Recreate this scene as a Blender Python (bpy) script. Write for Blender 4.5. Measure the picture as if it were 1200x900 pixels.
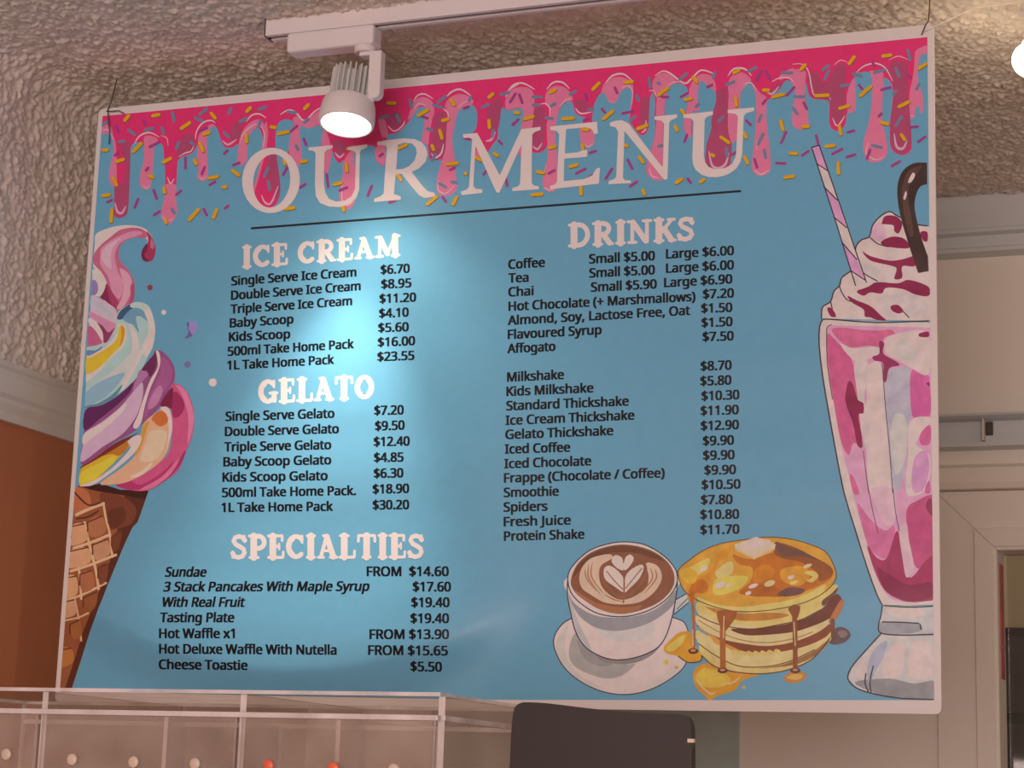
import bpy, bmesh, math, random
import numpy as np
from mathutils import Vector, Matrix
from mathutils.geometry import tessellate_polygon

# ------------------------------------------------------------------ camera, world, lights
for o in list(bpy.data.objects): bpy.data.objects.remove(o)
sc = bpy.context.scene
COL = sc.collection
Z0 = 3.045                                   # height of the top edge of the menu board
FPX = 2380.0
RC = np.array([[0.93714685, 0.34759535, 0.03054908],
               [-0.04172127, 0.19854331, -0.9792037],
               [-0.34643197, 0.91638312, 0.20056635]])     # rows: camera right, down, forward
CP = np.array([2.34865365, -3.61926523, -1.44461553])      # camera, measured from the board's top left corner

cam = bpy.data.cameras.new('camera'); cam.sensor_width = 36.0; cam.lens = FPX / 1200 * 36
cam.clip_start = 0.05
camo = bpy.data.objects.new('camera', cam); COL.objects.link(camo)
M = Matrix.Identity(4)
for i in range(3):
    M[i][0] = RC[0, i]; M[i][1] = -RC[1, i]; M[i][2] = -RC[2, i]; M[i][3] = CP[i] + (Z0 if i == 2 else 0)
camo.matrix_world = M
sc.camera = camo

WORLD = (1.0, 0.755, 0.70); WORLD_S = 0.29
w = bpy.data.worlds.new('world'); sc.world = w; w.use_nodes = True
w.node_tree.nodes['Background'].inputs[0].default_value = (*WORLD, 1)
w.node_tree.nodes['Background'].inputs[1].default_value = WORLD_S

def area_light(name, loc, target, size, size_y, energy, color):
    l = bpy.data.lights.new(name, 'AREA'); l.shape = 'RECTANGLE'; l.size = size; l.size_y = size_y
    l.energy = energy; l.color = color
    o = bpy.data.objects.new(name, l); COL.objects.link(o); o.location = loc
    o.rotation_euler = (Vector(target) - Vector(loc)).to_track_quat('-Z', 'Y').to_euler()
    return o
# the glazed shop front far behind the photographer
area_light('shopfront_daylight_offscreen', (2.4, -9.5, 1.7), (1.0, 0.0, 2.6), 5.0, 2.6, 320, (1.0, 0.75, 0.72))

sc.view_settings.view_transform = 'Standard'; sc.view_settings.look = 'None'
sc.view_settings.exposure = 0.12; sc.view_settings.gamma = 1.0
sc.view_settings.use_curve_mapping = False

# ------------------------------------------------------------------ helpers
def ray(u, v): return RC.T @ np.array([(u - 600) / FPX, (v - 450) / FPX, 1.0])
def on_y(u, v, y):
    d = ray(u, v); return CP + d * (y - CP[1]) / d[1]
def on_z(u, v, z):
    d = ray(u, v); return CP + d * (z - CP[2]) / d[2]

def s2l(c): return c / 12.92 if c <= 0.04045 else ((c + 0.055) / 1.055) ** 2.4
ILLUM = [s2l(c / 255) / 0.80 for c in (206, 178, 172)]      # how plain white paper reads in this shop's light
def ink(rgb): return tuple(min(0.93, max(0.008, s2l(c / 255) / k)) for c, k in zip(rgb, ILLUM))

def new_mat(name):
    m = bpy.data.materials.new(name); m.use_nodes = True
    return m, m.node_tree, m.node_tree.nodes['Principled BSDF']

def plain(name, rgb, rough=0.55, var=0.05, scale=6.0, bump=0.0, bscale=60.0, spec=0.5, metal=0.0, albedo=None):
    m, nt, b = new_mat(name)
    c = albedo or ink(rgb)
    tc = nt.nodes.new('ShaderNodeTexCoord')
    n = nt.nodes.new('ShaderNodeTexNoise'); n.inputs['Scale'].default_value = scale; n.inputs['Detail'].default_value = 6
    nt.links.new(tc.outputs['Object'], n.inputs['Vector'])
    r = nt.nodes.new('ShaderNodeValToRGB')
    r.color_ramp.elements[0].position = 0.3; r.color_ramp.elements[1].position = 0.7
    r.color_ramp.elements[0].color = (*[x * (1 - var) for x in c], 1)
    r.color_ramp.elements[1].color = (*[min(1, x * (1 + var)) for x in c], 1)
    nt.links.new(n.outputs['Fac'], r.inputs[0]); nt.links.new(r.outputs[0], b.inputs['Base Color'])
    b.inputs['Roughness'].default_value = rough; b.inputs['Specular IOR Level'].default_value = spec
    b.inputs['Metallic'].default_value = metal
    if bump:
        n2 = nt.nodes.new('ShaderNodeTexNoise'); n2.inputs['Scale'].default_value = bscale; n2.inputs['Detail'].default_value = 4
        nt.links.new(tc.outputs['Object'], n2.inputs['Vector'])
        bp = nt.nodes.new('ShaderNodeBump'); bp.inputs['Strength'].default_value = bump; bp.inputs['Distance'].default_value = 0.004
        nt.links.new(n2.outputs['Fac'], bp.inputs['Height']); nt.links.new(bp.outputs[0], b.inputs['Normal'])
    return m

def emissive(name, rgb, strength):
    m, nt, b = new_mat(name)
    b.inputs['Base Color'].default_value = (*rgb, 1); b.inputs['Emission Color'].default_value = (*rgb, 1)
    b.inputs['Emission Strength'].default_value = strength
    return m

def link(name, me, mats, parent=None, smooth=False):
    for m in (mats if isinstance(mats, (list, tuple)) else [mats]): me.materials.append(m)
    if smooth: me.polygons.foreach_set('use_smooth', [True] * len(me.polygons))
    o = bpy.data.objects.new(name, me); COL.objects.link(o)
    if parent is not None: o.parent = parent; 
    return o
def from_bm(name, bm, mats, parent=None, smooth=False):
    me = bpy.data.meshes.new(name); bm.normal_update(); bm.to_mesh(me); bm.free()
    return link(name, me, mats, parent, smooth)
def tag(o, label=None, cat=None, group=None, kind=None):
    if label: o['label'] = label
    if cat: o['category'] = cat
    if group: o['group'] = group
    if kind: o['kind'] = kind
    return o
def empty(name, loc=(0, 0, 0)):
    o = bpy.data.objects.new(name, None); COL.objects.link(o); o.location = loc; o.empty_display_size = 0.05
    return o

def add_box(bm, x0, x1, y0, y1, z0, z1, bevel=0.0, mat=0):
    r = bmesh.ops.create_cube(bm, size=1.0)
    for v in r['verts']:
        v.co = Vector(((x0 + x1) / 2 + v.co.x * (x1 - x0), (y0 + y1) / 2 + v.co.y * (y1 - y0), (z0 + z1) / 2 + v.co.z * (z1 - z0)))
    fs = {f for v in r['verts'] for f in v.link_faces}
    for f in fs: f.material_index = mat
    if bevel:
        es = list({e for v in r['verts'] for e in v.link_edges})
        bmesh.ops.bevel(bm, geom=es, offset=bevel, segments=2, profile=0.5, affect='EDGES')
def box(name, b, mat, parent=None, bevel=0.0, rel=(0, 0, 0)):
    """b in board coordinates (z measured from the board's top edge); rel = parent's location"""
    bm = bmesh.new()
    add_box(bm, b[0] - rel[0], b[1] - rel[0], b[2] - rel[1], b[3] - rel[1], b[4] + Z0 - rel[2], b[5] + Z0 - rel[2], bevel)
    return from_bm(name, bm, mat, parent)
def add_tube(bm, pts, r, seg=8, cap=True):
    pts = [Vector(p) for p in pts]; rings = []
    for i, p in enumerate(pts):
        t = (pts[min(i + 1, len(pts) - 1)] - pts[max(i - 1, 0)]).normalized()
        a = t.orthogonal().normalized() if i == 0 else (rings[-1][1] - t * rings[-1][1].dot(t)).normalized()
        b_ = t.cross(a)
        rings.append(([bm.verts.new(p + (a * math.cos(k * 2 * math.pi / seg) + b_ * math.sin(k * 2 * math.pi / seg)) * r) for k in range(seg)], a))
    for (A, _), (B, _) in zip(rings, rings[1:]):
        for k in range(seg): bm.faces.new((A[k], A[(k + 1) % seg], B[(k + 1) % seg], B[k]))
    if cap:
        bm.faces.new(rings[0][0][::-1]); bm.faces.new(rings[-1][0])
def add_lathe(bm, prof, seg=40, org=(0, 0, 0), axis=(0, 0, 1), mat=0):
    q = Vector((0, 0, 1)).rotation_difference(Vector(axis).normalized()); org = Vector(org); rings = []
    for r, z in prof:
        if r < 1e-6: rings.append([bm.verts.new(org + q @ Vector((0, 0, z)))])
        else: rings.append([bm.verts.new(org + q @ Vector((r * math.cos(k * 2 * math.pi / seg), r * math.sin(k * 2 * math.pi / seg), z))) for k in range(seg)])
    for A, B in zip(rings, rings[1:]):
        for k in range(seg):
            a = [A[k % len(A)], A[(k + 1) % len(A)], B[(k + 1) % len(B)], B[k % len(B)]]
            a = list(dict.fromkeys(a))
            if len(a) > 2: f = bm.faces.new(a); f.material_index = mat
def add_profile(bm, prof, x0, x1):
    """moulding: closed profile in (y, z) swept along x"""
    A = [bm.verts.new((x0, y, z)) for y, z in prof]; B = [bm.verts.new((x1, y, z)) for y, z in prof]
    n = len(prof)
    for i in range(n): bm.faces.new((A[i], A[(i + 1) % n], B[(i + 1) % n], B[i]))
    bm.faces.new(A[::-1]); bm.faces.new(B)
    bmesh.ops.recalc_face_normals(bm, faces=bm.faces)

# ------------------------------------------------------------------ stucco (real relief)
def hash3(ix, iy, iz, s):
    h = (ix * 374761393 + iy * 668265263 + iz * 2147483647 + s * 974634777) & 0xFFFFFFFF
    h = ((h ^ (h >> 13)) * 1274126177) & 0xFFFFFFFF
    h = ((h ^ (h >> 16)) * 2246822519) & 0xFFFFFFFF
    return ((h ^ (h >> 15)) & 0xFFFFFF) / float(0xFFFFFF)
def vnoise(P, s):
    I = np.floor(P).astype(np.int64); F = P - I; F = F * F * (3 - 2 * F); out = 0
    for dx in (0, 1):
        for dy in (0, 1):
            for dz in (0, 1):
                wgt = (F[:, 0] if dx else 1 - F[:, 0]) * (F[:, 1] if dy else 1 - F[:, 1]) * (F[:, 2] if dz else 1 - F[:, 2])
                out = out + wgt * hash3(I[:, 0] + dx, I[:, 1] + dy, I[:, 2] + dz, s)
    return out
def cells(P, s):
    """two nearest distances and a random number of the nearest cell"""
    I = np.floor(P).astype(np.int64); f1 = np.full(len(P), 9.0); f2 = f1.copy(); rid = np.zeros(len(P))
    for dx in (-1, 0, 1):
        for dy in (-1, 0, 1):
            for dz in (-1, 0, 1):
                c = I + np.array([dx, dy, dz]); d = 0
                for k in range(3):
                    d = d + (c[:, k] + hash3(c[:, 0], c[:, 1], c[:, 2], s + 7 * k) - P[:, k]) ** 2
                near = d < f1
                f2 = np.where(near, f1, np.minimum(f2, d))
                rid = np.where(near, hash3(c[:, 0], c[:, 1], c[:, 2], s + 50), rid)
                f1 = np.where(near, d, f1)
    return np.sqrt(f1), np.sqrt(f2), rid
STUCCO_AMP = 0.0120
def stucco_height(P):
    q = P / 0.0195
    wv = np.stack([vnoise(q * 1.5, 11), vnoise(q * 1.5, 12), vnoise(q * 1.5, 13)], 1) - 0.5
    f1, f2, rid = cells(q + 1.5 * wv, 3)
    lump = np.clip((f2 - f1) / 0.42, 0, 1); lump = lump * lump * (3 - 2 * lump)
    b = vnoise(P / 0.0075, 21); c = vnoise(P / 0.06, 31)
    return STUCCO_AMP * (0.36 * lump * (0.35 + 0.65 * rid) + 0.60 * np.clip(1 - f1, 0, 1) + 0.50 * b + 0.50 * c - 0.9)

def grid_mesh(name, P, N, nu, nv, mat):
    Q = P + N * stucco_height(P)[:, None]
    Q[:, 2] += Z0
    me = bpy.data.meshes.new(name)
    i, j = np.meshgrid(np.arange(nu - 1), np.arange(nv - 1), indexing='ij'); a = (i * nv + j).ravel()
    F = np.stack([a, a + 1, a + nv + 1, a + nv], 1)
    me.vertices.add(len(Q)); me.vertices.foreach_set('co', Q.ravel())
    me.loops.add(F.size); me.loops.foreach_set('vertex_index', F.ravel())
    me.polygons.add(len(F)); me.polygons.foreach_set('loop_start', np.arange(0, F.size, 4))
    me.polygons.foreach_set('loop_total', np.full(len(F), 4)); me.update(calc_edges=True)
    return link(name, me, mat, smooth=True)

CEIL = 0.08; XL = -0.12; YB = 1.42; RCOVE = 0.07; CORN_T = -0.585
m_stucco = plain('stucco', (216, 182, 168), rough=0.9, var=0.08, scale=9, bump=0.35, bscale=260, spec=0.2)
# profile from the cornice up the left wall, round the cove, then along the ceiling
d = 0.0042
prof = [(XL, z, 1, 0) for z in np.arange(CORN_T, CEIL - RCOVE, d)]
n_wall = len(prof)
na = int(RCOVE * math.pi / 2 / d) + 1
for k in range(na + 1):
    t = k / na * math.pi / 2
    prof.append((XL + RCOVE - RCOVE * math.cos(t), CEIL - RCOVE + RCOVE * math.sin(t), math.cos(t), -math.sin(t)))
xs = list(np.arange(XL + RCOVE + d, 2.5, d)) + list(np.arange(2.55, 7.0, 0.08))
prof += [(x, CEIL, 0, -1) for x in xs]
ys = np.array(list(np.arange(-6.0, -0.85, 0.08)) + list(np.arange(-0.85, YB + d, d)))
def sheet(name, pr):
    pr = np.array(pr); nu, nv = len(pr), len(ys)
    P = np.zeros((nu, nv, 3)); N = np.zeros((nu, nv, 3))
    P[:, :, 0] = pr[:, None, 0]; P[:, :, 2] = pr[:, None, 1]; P[:, :, 1] = ys[None]
    N[:, :, 0] = pr[:, None, 2]; N[:, :, 2] = pr[:, None, 3]
    return grid_mesh(name, P.reshape(-1, 3), N.reshape(-1, 3), nu, nv, m_stucco)
ceil = sheet('ceiling', prof[n_wall:])
tag(ceil, 'rough lumpy cream stucco ceiling with a coved edge', kind='structure')

# ------------------------------------------------------------------ room shell
m_orange = plain('terracotta_paint', (176, 98, 66), rough=0.8, var=0.03, scale=3, bump=0.12, bscale=180, spec=0.25)
m_cream = plain('cream_paint', (236, 188, 172), rough=0.6, var=0.03, scale=3, bump=0.08, bscale=120, spec=0.3)
m_trim = plain('trim_paint', (206, 178, 166), rough=0.5, var=0.03, scale=4, spec=0.35)
m_floor = plain('floor_tile', (150, 110, 90), rough=0.5, var=0.12, scale=2)

wl = box('wall_left', (XL - 0.1, XL, -6.0, YB, -Z0, -0.68), m_orange)
tag(wl, 'terracotta orange painted wall below the cornice', kind='structure')
st = sheet('wall_stucco', prof[:n_wall + 1]); st.parent = wl

bm = bmesh.new()
cp = [(0.0, 0.0), (0.030, 0.0), (0.034, -0.012), (0.026, -0.018), (0.030, -0.030), (0.028, -0.066), (0.020, -0.074), (0.022, -0.084), (0.014, -0.100), (0.012, -0.118), (0.0, -0.118)]
A = [bm.verts.new((XL + px, -6.0, CORN_T + pz + Z0)) for px, pz in cp]; B = [bm.verts.new((XL + px, YB, CORN_T + pz + Z0)) for px, pz in cp]
for i in range(len(cp)): bm.faces.new((A[i], A[(i + 1) % len(cp)], B[(i + 1) % len(cp)], B[i]))
bm.faces.new(A); bm.faces.new(B[::-1]); bmesh.ops.recalc_face_normals(bm, faces=bm.faces)
tag(from_bm('trim_1', bm, m_trim), 'cream moulded cornice between stucco and orange wall', kind='structure')

# back wall: pieces around the glazed doorway
OX0, OTOP = 1.722, -0.810                       # opening: left edge, head
bm = bmesh.new()
add_box(bm, XL - 0.1, OX0, YB, YB + 0.12, 0, Z0 + CEIL)
add_box(bm, OX0, 2.75, YB, YB + 0.12, OTOP + Z0, Z0 + CEIL)
add_box(bm, 2.75, 7.0, YB, YB + 0.12, 0, Z0 + CEIL)
tag(from_bm('wall_back', bm, m_cream), 'cream painted back wall behind the menu board', kind='structure')

def moulding(name, prof_, x0, x1, mat, label, parent=None):
    bm = bmesh.new(); add_profile(bm, [(YB - y, z + Z0) for y, z in prof_], x0, x1)
    o = from_bm(name, bm, mat, parent)
    if label: tag(o, label, kind='structure')
    return o
m_fascia = plain('fascia_paint', (192, 172, 166), rough=0.5, var=0.03, scale=4, spec=0.35)
moulding('trim_2', [(0, 0.085), (0.050, 0.085), (0.050, -0.005), (0.056, -0.008), (0.056, -0.018), (0.040, -0.024), (0.040, -0.052), (0.046, -0.056), (0.046, -0.066), (0, -0.070)],
         XL, 7.0, m_fascia, 'pale grey flat cornice board under the stucco ceiling')
moulding('trim_3', [(0, -0.480), (0.060, -0.480), (0.064, -0.486), (0.050, -0.492), (0.022, -0.494), (0.022, -0.548), (0.060, -0.552), (0.060, -0.562), (0.012, -0.566), (0, -0.566)],
         XL, 7.0, m_fascia, 'pale grey sliding door track rail above the doorway')
moulding('trim_4', [(0, -0.566), (0.020, -0.566), (0.022, -0.600), (0.044, -0.612), (0.050, -0.650), (0.044, -0.664), (0, -0.666)],
         XL, 7.0, m_cream, 'cream rounded moulding under the door track rail')
m_dark = plain('dark_metal', (60, 48, 44), rough=0.5, var=0.2, scale=40)
g = empty('track_bracket', (1.716, YB, -0.53 + Z0)); tag(g, 'small dark stained bracket on the grey door track rail', 'bracket')
box('plate', (1.700, 1.704, YB - 0.060, YB - 0.020, -0.548, -0.494), m_trim, g, rel=(1.716, YB, -0.53 + Z0))
box('stain', (1.704, 1.722, YB - 0.0265, YB - 0.0215, -0.530, -0.496), m_dark, g, 0.002, rel=(1.716, YB, -0.53 + Z0))

# doorway with mitred architrave
door = empty('door_1', (OX0, YB, 0)); tag(door, 'cream mitred door frame with a glazed opening', kind='structure')
def frame_strip(name, w0, w1, t0, t1):
    """mitred strip of the architrave, w measured outward from the opening, t its thickness from the wall"""
    for side in ('left', 'head'):
        bm = bmesh.new()
        if side == 'left':
            q = [(OX0 - w1, -Z0), (OX0 - w0, -Z0), (OX0 - w0, OTOP + w0), (OX0 - w1, OTOP + w1)]
        else:
            q = [(OX0 - w1 + 0.0008, OTOP + w1), (OX0 - w0 + 0.0008, OTOP + w0), (2.75 + w0, OTOP + w0), (2.75 + w1, OTOP + w1)]
        F = [bm.verts.new((x - OX0, -t1, z + Z0)) for x, z in q]; K = [bm.verts.new((x - OX0, 0.0, z + Z0)) for x, z in q]
        bm.faces.new(F); bm.faces.new(K[::-1])
        for i in range(4): bm.faces.new((F[i], K[i], K[(i + 1) % 4], F[(i + 1) % 4]))
        bmesh.ops.recalc_face_normals(bm, faces=bm.faces)
        bmesh.ops.bevel(bm, geom=[e for e in bm.edges if all(abs(v.co.y + t1) < 1e-6 for v in e.verts)], offset=0.0015, segments=1, affect='EDGES')
        from_bm(name, bm, m_cream, door)
frame_strip('architrave', 0.050, 0.143, 0, 0.022)
frame_strip('architrave_step', 0.004, 0.050, 0, 0.032)
frame_strip('door_stop', -0.004, 0.006, 0, 0.026)
m_red = plain('red_strip', (176, 58, 50), rough=0.4, var=0.25, scale=30)
box('reveal', (OX0, OX0 + 0.003, YB, YB + 0.12, -Z0, OTOP), m_cream, door, rel=(OX0, YB, 0))
box('red_jamb_strip', (OX0 + 0.003, OX0 + 0.005, YB + 0.02, YB + 0.09, -1.12, -0.84), m_red, door, rel=(OX0, YB, 0))  # thin red strip down the left side of the opening
def glass_mat(name, tint, haze, rough=0.05, hazecol=(200, 170, 155), ior=1.49):
    m, nt, b = new_mat(name); nt.nodes.remove(b)
    out = nt.nodes['Material Output']
    tr = nt.nodes.new('ShaderNodeBsdfTransparent'); tr.inputs[0].default_value = (*tint, 1)
    gl = nt.nodes.new('ShaderNodeBsdfGlossy'); gl.inputs['Roughness'].default_value = rough
    df = nt.nodes.new('ShaderNodeBsdfDiffuse'); df.inputs[0].default_value = (*ink(hazecol), 1)
    fr = nt.nodes.new('ShaderNodeFresnel'); fr.inputs[0].default_value = ior
    tc = nt.nodes.new('ShaderNodeTexCoord'); n = nt.nodes.new('ShaderNodeTexNoise'); n.inputs['Scale'].default_value = 14; n.inputs['Detail'].default_value = 8
    nt.links.new(tc.outputs['Object'], n.inputs['Vector'])
    mr = nt.nodes.new('ShaderNodeMapRange'); mr.inputs[1].default_value = 0.3; mr.inputs[2].default_value = 0.75
    mr.inputs[3].default_value = haze * 0.6; mr.inputs[4].default_value = min(1, haze * 1.5)
    nt.links.new(n.outputs['Fac'], mr.inputs[0])
    m1 = nt.nodes.new('ShaderNodeMixShader'); m2 = nt.nodes.new('ShaderNodeMixShader')
    nt.links.new(mr.outputs[0], m1.inputs[0]); nt.links.new(tr.outputs[0], m1.inputs[1]); nt.links.new(df.outputs[0], m1.inputs[2])
    if ior > 1.3: nt.links.new(fr.outputs[0], m2.inputs[0])
    else: m2.inputs[0].default_value = 0.06
    nt.links.new(m1.outputs[0], m2.inputs[1]); nt.links.new(gl.outputs[0], m2.inputs[2])
    nt.links.new(m2.outputs[0], out.inputs[0])
    return m
m_pane = glass_mat('door_glass', (0.87, 0.85, 0.82), 0.03)
box('glass_pane', (OX0 + 0.012, 2.75, YB + 0.10, YB + 0.106, -Z0 + 0.02, OTOP), m_pane, door, rel=(OX0, YB, 0))
# what stands in the room behind the glass
m_far = plain('far_wall', (216, 178, 140), rough=0.8, var=0.03, scale=2)
tag(box('wall_far', (0.6, 5.0, 3.4, 3.5, -Z0, 0.4), m_far), 'yellowish wall of the room behind the doorway', kind='structure')
m_black = plain('black_cabinet', (42, 36, 34), rough=0.45, var=0.15, scale=8)
m_black2 = plain('black_cabinet_front', (58, 50, 46), rough=0.35, var=0.15, scale=8)
c0 = on_y(1200, 735, 2.9)
cab = empty('dark_cabinet', (c0[0], 2.9, 0)); tag(cab, 'tall dark cabinet against the yellowish wall behind the doorway', 'cabinet')
rel = (c0[0], 2.9, 0)
box('body', (c0[0] - 0.5, c0[0] + 1.2, 2.9, 3.38, -Z0, c0[2]), m_black, cab, 0.01, rel)
for k in range(5):
    zz = c0[2] - 0.03 - 0.27 * k
    dr = box('drawer', (c0[0] - 0.47, c0[0] + 1.17, 2.88, 2.9, zz - 0.24, zz), m_black2, cab, 0.006, rel)
    bm = bmesh.new(); add_lathe(bm, [(0, 0.02), (0.012, 0.018), (0.014, 0.008), (0.008, 0)], 12, (-0.25, -0.02, zz - 0.12 + Z0), (0, -1, 0))
    from_bm('knob', bm, m_trim, dr, True)

# grey-green panel on the back wall below the board
m_green = plain('grey_green_laminate', (162, 156, 146), rough=0.6, var=0.07, scale=10, bump=0.1, bscale=90)
tag(box('wall_panel', (0.25, 1.083, YB - 0.012, YB, -2.1, -1.14), m_green, None, 0.002), 'grey green laminate panel fixed low on the cream back wall', 'wall panel')

fl = box('floor', (XL - 0.1, 7.0, -6.0, 4.0, -Z0 - 0.1, -Z0), m_floor); tag(fl, 'warm brown tiled shop floor', kind='structure')
# ------------------------------------------------------------------ the menu board
SHEET_GLOSS = 0.34
def sheet_relief():
    """the buckled vinyl: a long bulge near the foot of the sheet, a shallow upright one, and faint ripples"""
    g = bpy.data.node_groups.new('sheet_relief', 'ShaderNodeTree')
    g.interface.new_socket(name='Normal', in_out='OUTPUT', socket_type='NodeSocketVector')
    N, Lk = g.nodes, g.links
    tc = N.new('ShaderNodeTexCoord'); sx = N.new('ShaderNodeSeparateXYZ'); Lk.new(tc.outputs['Object'], sx.inputs[0])
    X, Z = sx.outputs['X'], sx.outputs['Z']
    def mth(op, a_, b_=None, c_=None):
        n = N.new('ShaderNodeMath'); n.operation = op
        for k, v in enumerate((a_, b_, c_)):
            if v is None: continue
            if isinstance(v, (int, float)): n.inputs[k].default_value = v
            else: Lk.new(v, n.inputs[k])
        return n.outputs[0]
    def poly2(v, a_, b_, c_): return mth('MULTIPLY_ADD', mth('MULTIPLY_ADD', v, a_, b_), v, c_)
    def gauss(v, s, amp):
        q = mth('DIVIDE', v, s); q = mth('MULTIPLY', mth('MULTIPLY', q, q), -1.0)
        return mth('MULTIPLY', mth('EXPONENT', q), amp)
    w_ = mth('SUBTRACT', Z, poly2(X, 0.5504, -0.5839, 0.2331))
    sg = mth('MULTIPLY_ADD', mth('GREATER_THAN', w_, 0.0), BULGE_UP - BULGE_DN, BULGE_DN)
    fade = N.new('ShaderNodeMapRange'); fade.interpolation_type = 'SMOOTHERSTEP'; Lk.new(X, fade.inputs[0])
    for k, v in ((1, 0.82), (2, 1.12), (3, 1.0), (4, 0.0)): fade.inputs[k].default_value = v
    h = mth('MULTIPLY', gauss(w_, sg, BULGE_H), fade.outputs[0])
    zc = mth('MINIMUM', mth('MAXIMUM', Z, 0.25), 1.1)
    h2 = gauss(mth('SUBTRACT', X, poly2(zc, -0.7967, 0.9035, 0.6511)), 0.09, 0.006)
    mp = N.new('ShaderNodeMapping'); mp.inputs['Scale'].default_value = (1.2, 0.0, 3.0); mp.inputs['Rotation'].default_value = (0, 0.12, 0)
    Lk.new(tc.outputs['Object'], mp.inputs[0])
    nz = N.new('ShaderNodeTexNoise'); nz.inputs['Scale'].default_value = 2.2; nz.inputs['Detail'].default_value = 1.0; Lk.new(mp.outputs[0], nz.inputs['Vector'])
    ht = mth('ADD', mth('ADD', h, h2), mth('MULTIPLY', nz.outputs['Fac'], 0.006))
    bp = N.new('ShaderNodeBump'); bp.inputs['Strength'].default_value = 1.0; bp.inputs['Distance'].default_value = 1.0
    Lk.new(ht, bp.inputs['Height'])
    o = N.new('NodeGroupOutput'); Lk.new(bp.outputs[0], o.inputs[0])
    return g
BULGE_UP, BULGE_DN, BULGE_H = 0.16, 0.065, 0.021
RELIEF = sheet_relief()
def wavy_ink(name, rgb, var=0.04, scale=40.0, rough=None):
    """print on a slightly buckled glossy vinyl sheet: every ink shares the sheet's gentle waves"""
    m, nt, b = new_mat(name); c = ink(rgb)
    tc = nt.nodes.new('ShaderNodeTexCoord')
    n = nt.nodes.new('ShaderNodeTexNoise'); n.inputs['Scale'].default_value = scale; n.inputs['Detail'].default_value = 5
    nt.links.new(tc.outputs['Object'], n.inputs['Vector'])
    r = nt.nodes.new('ShaderNodeValToRGB'); r.color_ramp.elements[0].position = 0.32; r.color_ramp.elements[1].position = 0.68
    r.color_ramp.elements[0].color = (*[x * (1 - var) for x in c], 1); r.color_ramp.elements[1].color = (*[min(0.95, x * (1 + var)) for x in c], 1)
    nt.links.new(n.outputs['Fac'], r.inputs[0]); nt.links.new(r.outputs[0], b.inputs['Base Color'])
    b.inputs['Roughness'].default_value = rough or SHEET_GLOSS; b.inputs['Specular IOR Level'].default_value = 0.35
    g = nt.nodes.new('ShaderNodeGroup'); g.node_tree = RELIEF
    nt.links.new(g.outputs[0], b.inputs['Normal'])
    return m
INKS = {}
def ink_mat(rgb, var=0.05):
    k = (rgb, var)
    if k not in INKS: INKS[k] = wavy_ink('ink_%d_%d_%d' % rgb, rgb, var)
    return INKS[k]

sign = empty('menu_board', (0, 0, Z0 - 1.2754))
tag(sign, 'large blue shop menu board with pink dripping icing border and price lists', 'menu board')
SBZ = 1.2754                                           # board top above its own origin
def S(p):
    q = on_y(p[0], p[1], 0.0); return (q[0], q[2] + SBZ)    # measured photograph point -> point on the board's plane

class Crop:
    def __init__(s, ox, oy, k): s.ox, s.oy, s.k = ox, oy, k
    def __call__(s, pts): return [(s.ox + x / s.k, s.oy + y / s.k) for x, y in pts]

def catmull(pts, closed=True, n=4):
    out = []; L = len(pts)
    rng = range(L) if closed else range(L - 1)
    for i in rng:
        if closed: p0, p1, p2, p3 = pts[i - 1], pts[i], pts[(i + 1) % L], pts[(i + 2) % L]
        else: p0, p1, p2, p3 = pts[max(i - 1, 0)], pts[i], pts[i + 1], pts[min(i + 2, L - 1)]
        for k in range(n):
            t = k / n; t2 = t * t; t3 = t2 * t
            out.append(tuple(0.5 * (2 * p1[j] + (p2[j] - p0[j]) * t + (2 * p0[j] - 5 * p1[j] + 4 * p2[j] - p3[j]) * t2 + (3 * p1[j] - p0[j] - 3 * p2[j] + p3[j]) * t3) for j in (0, 1)))
    if not closed: out.append(pts[-1])
    return out

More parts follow.
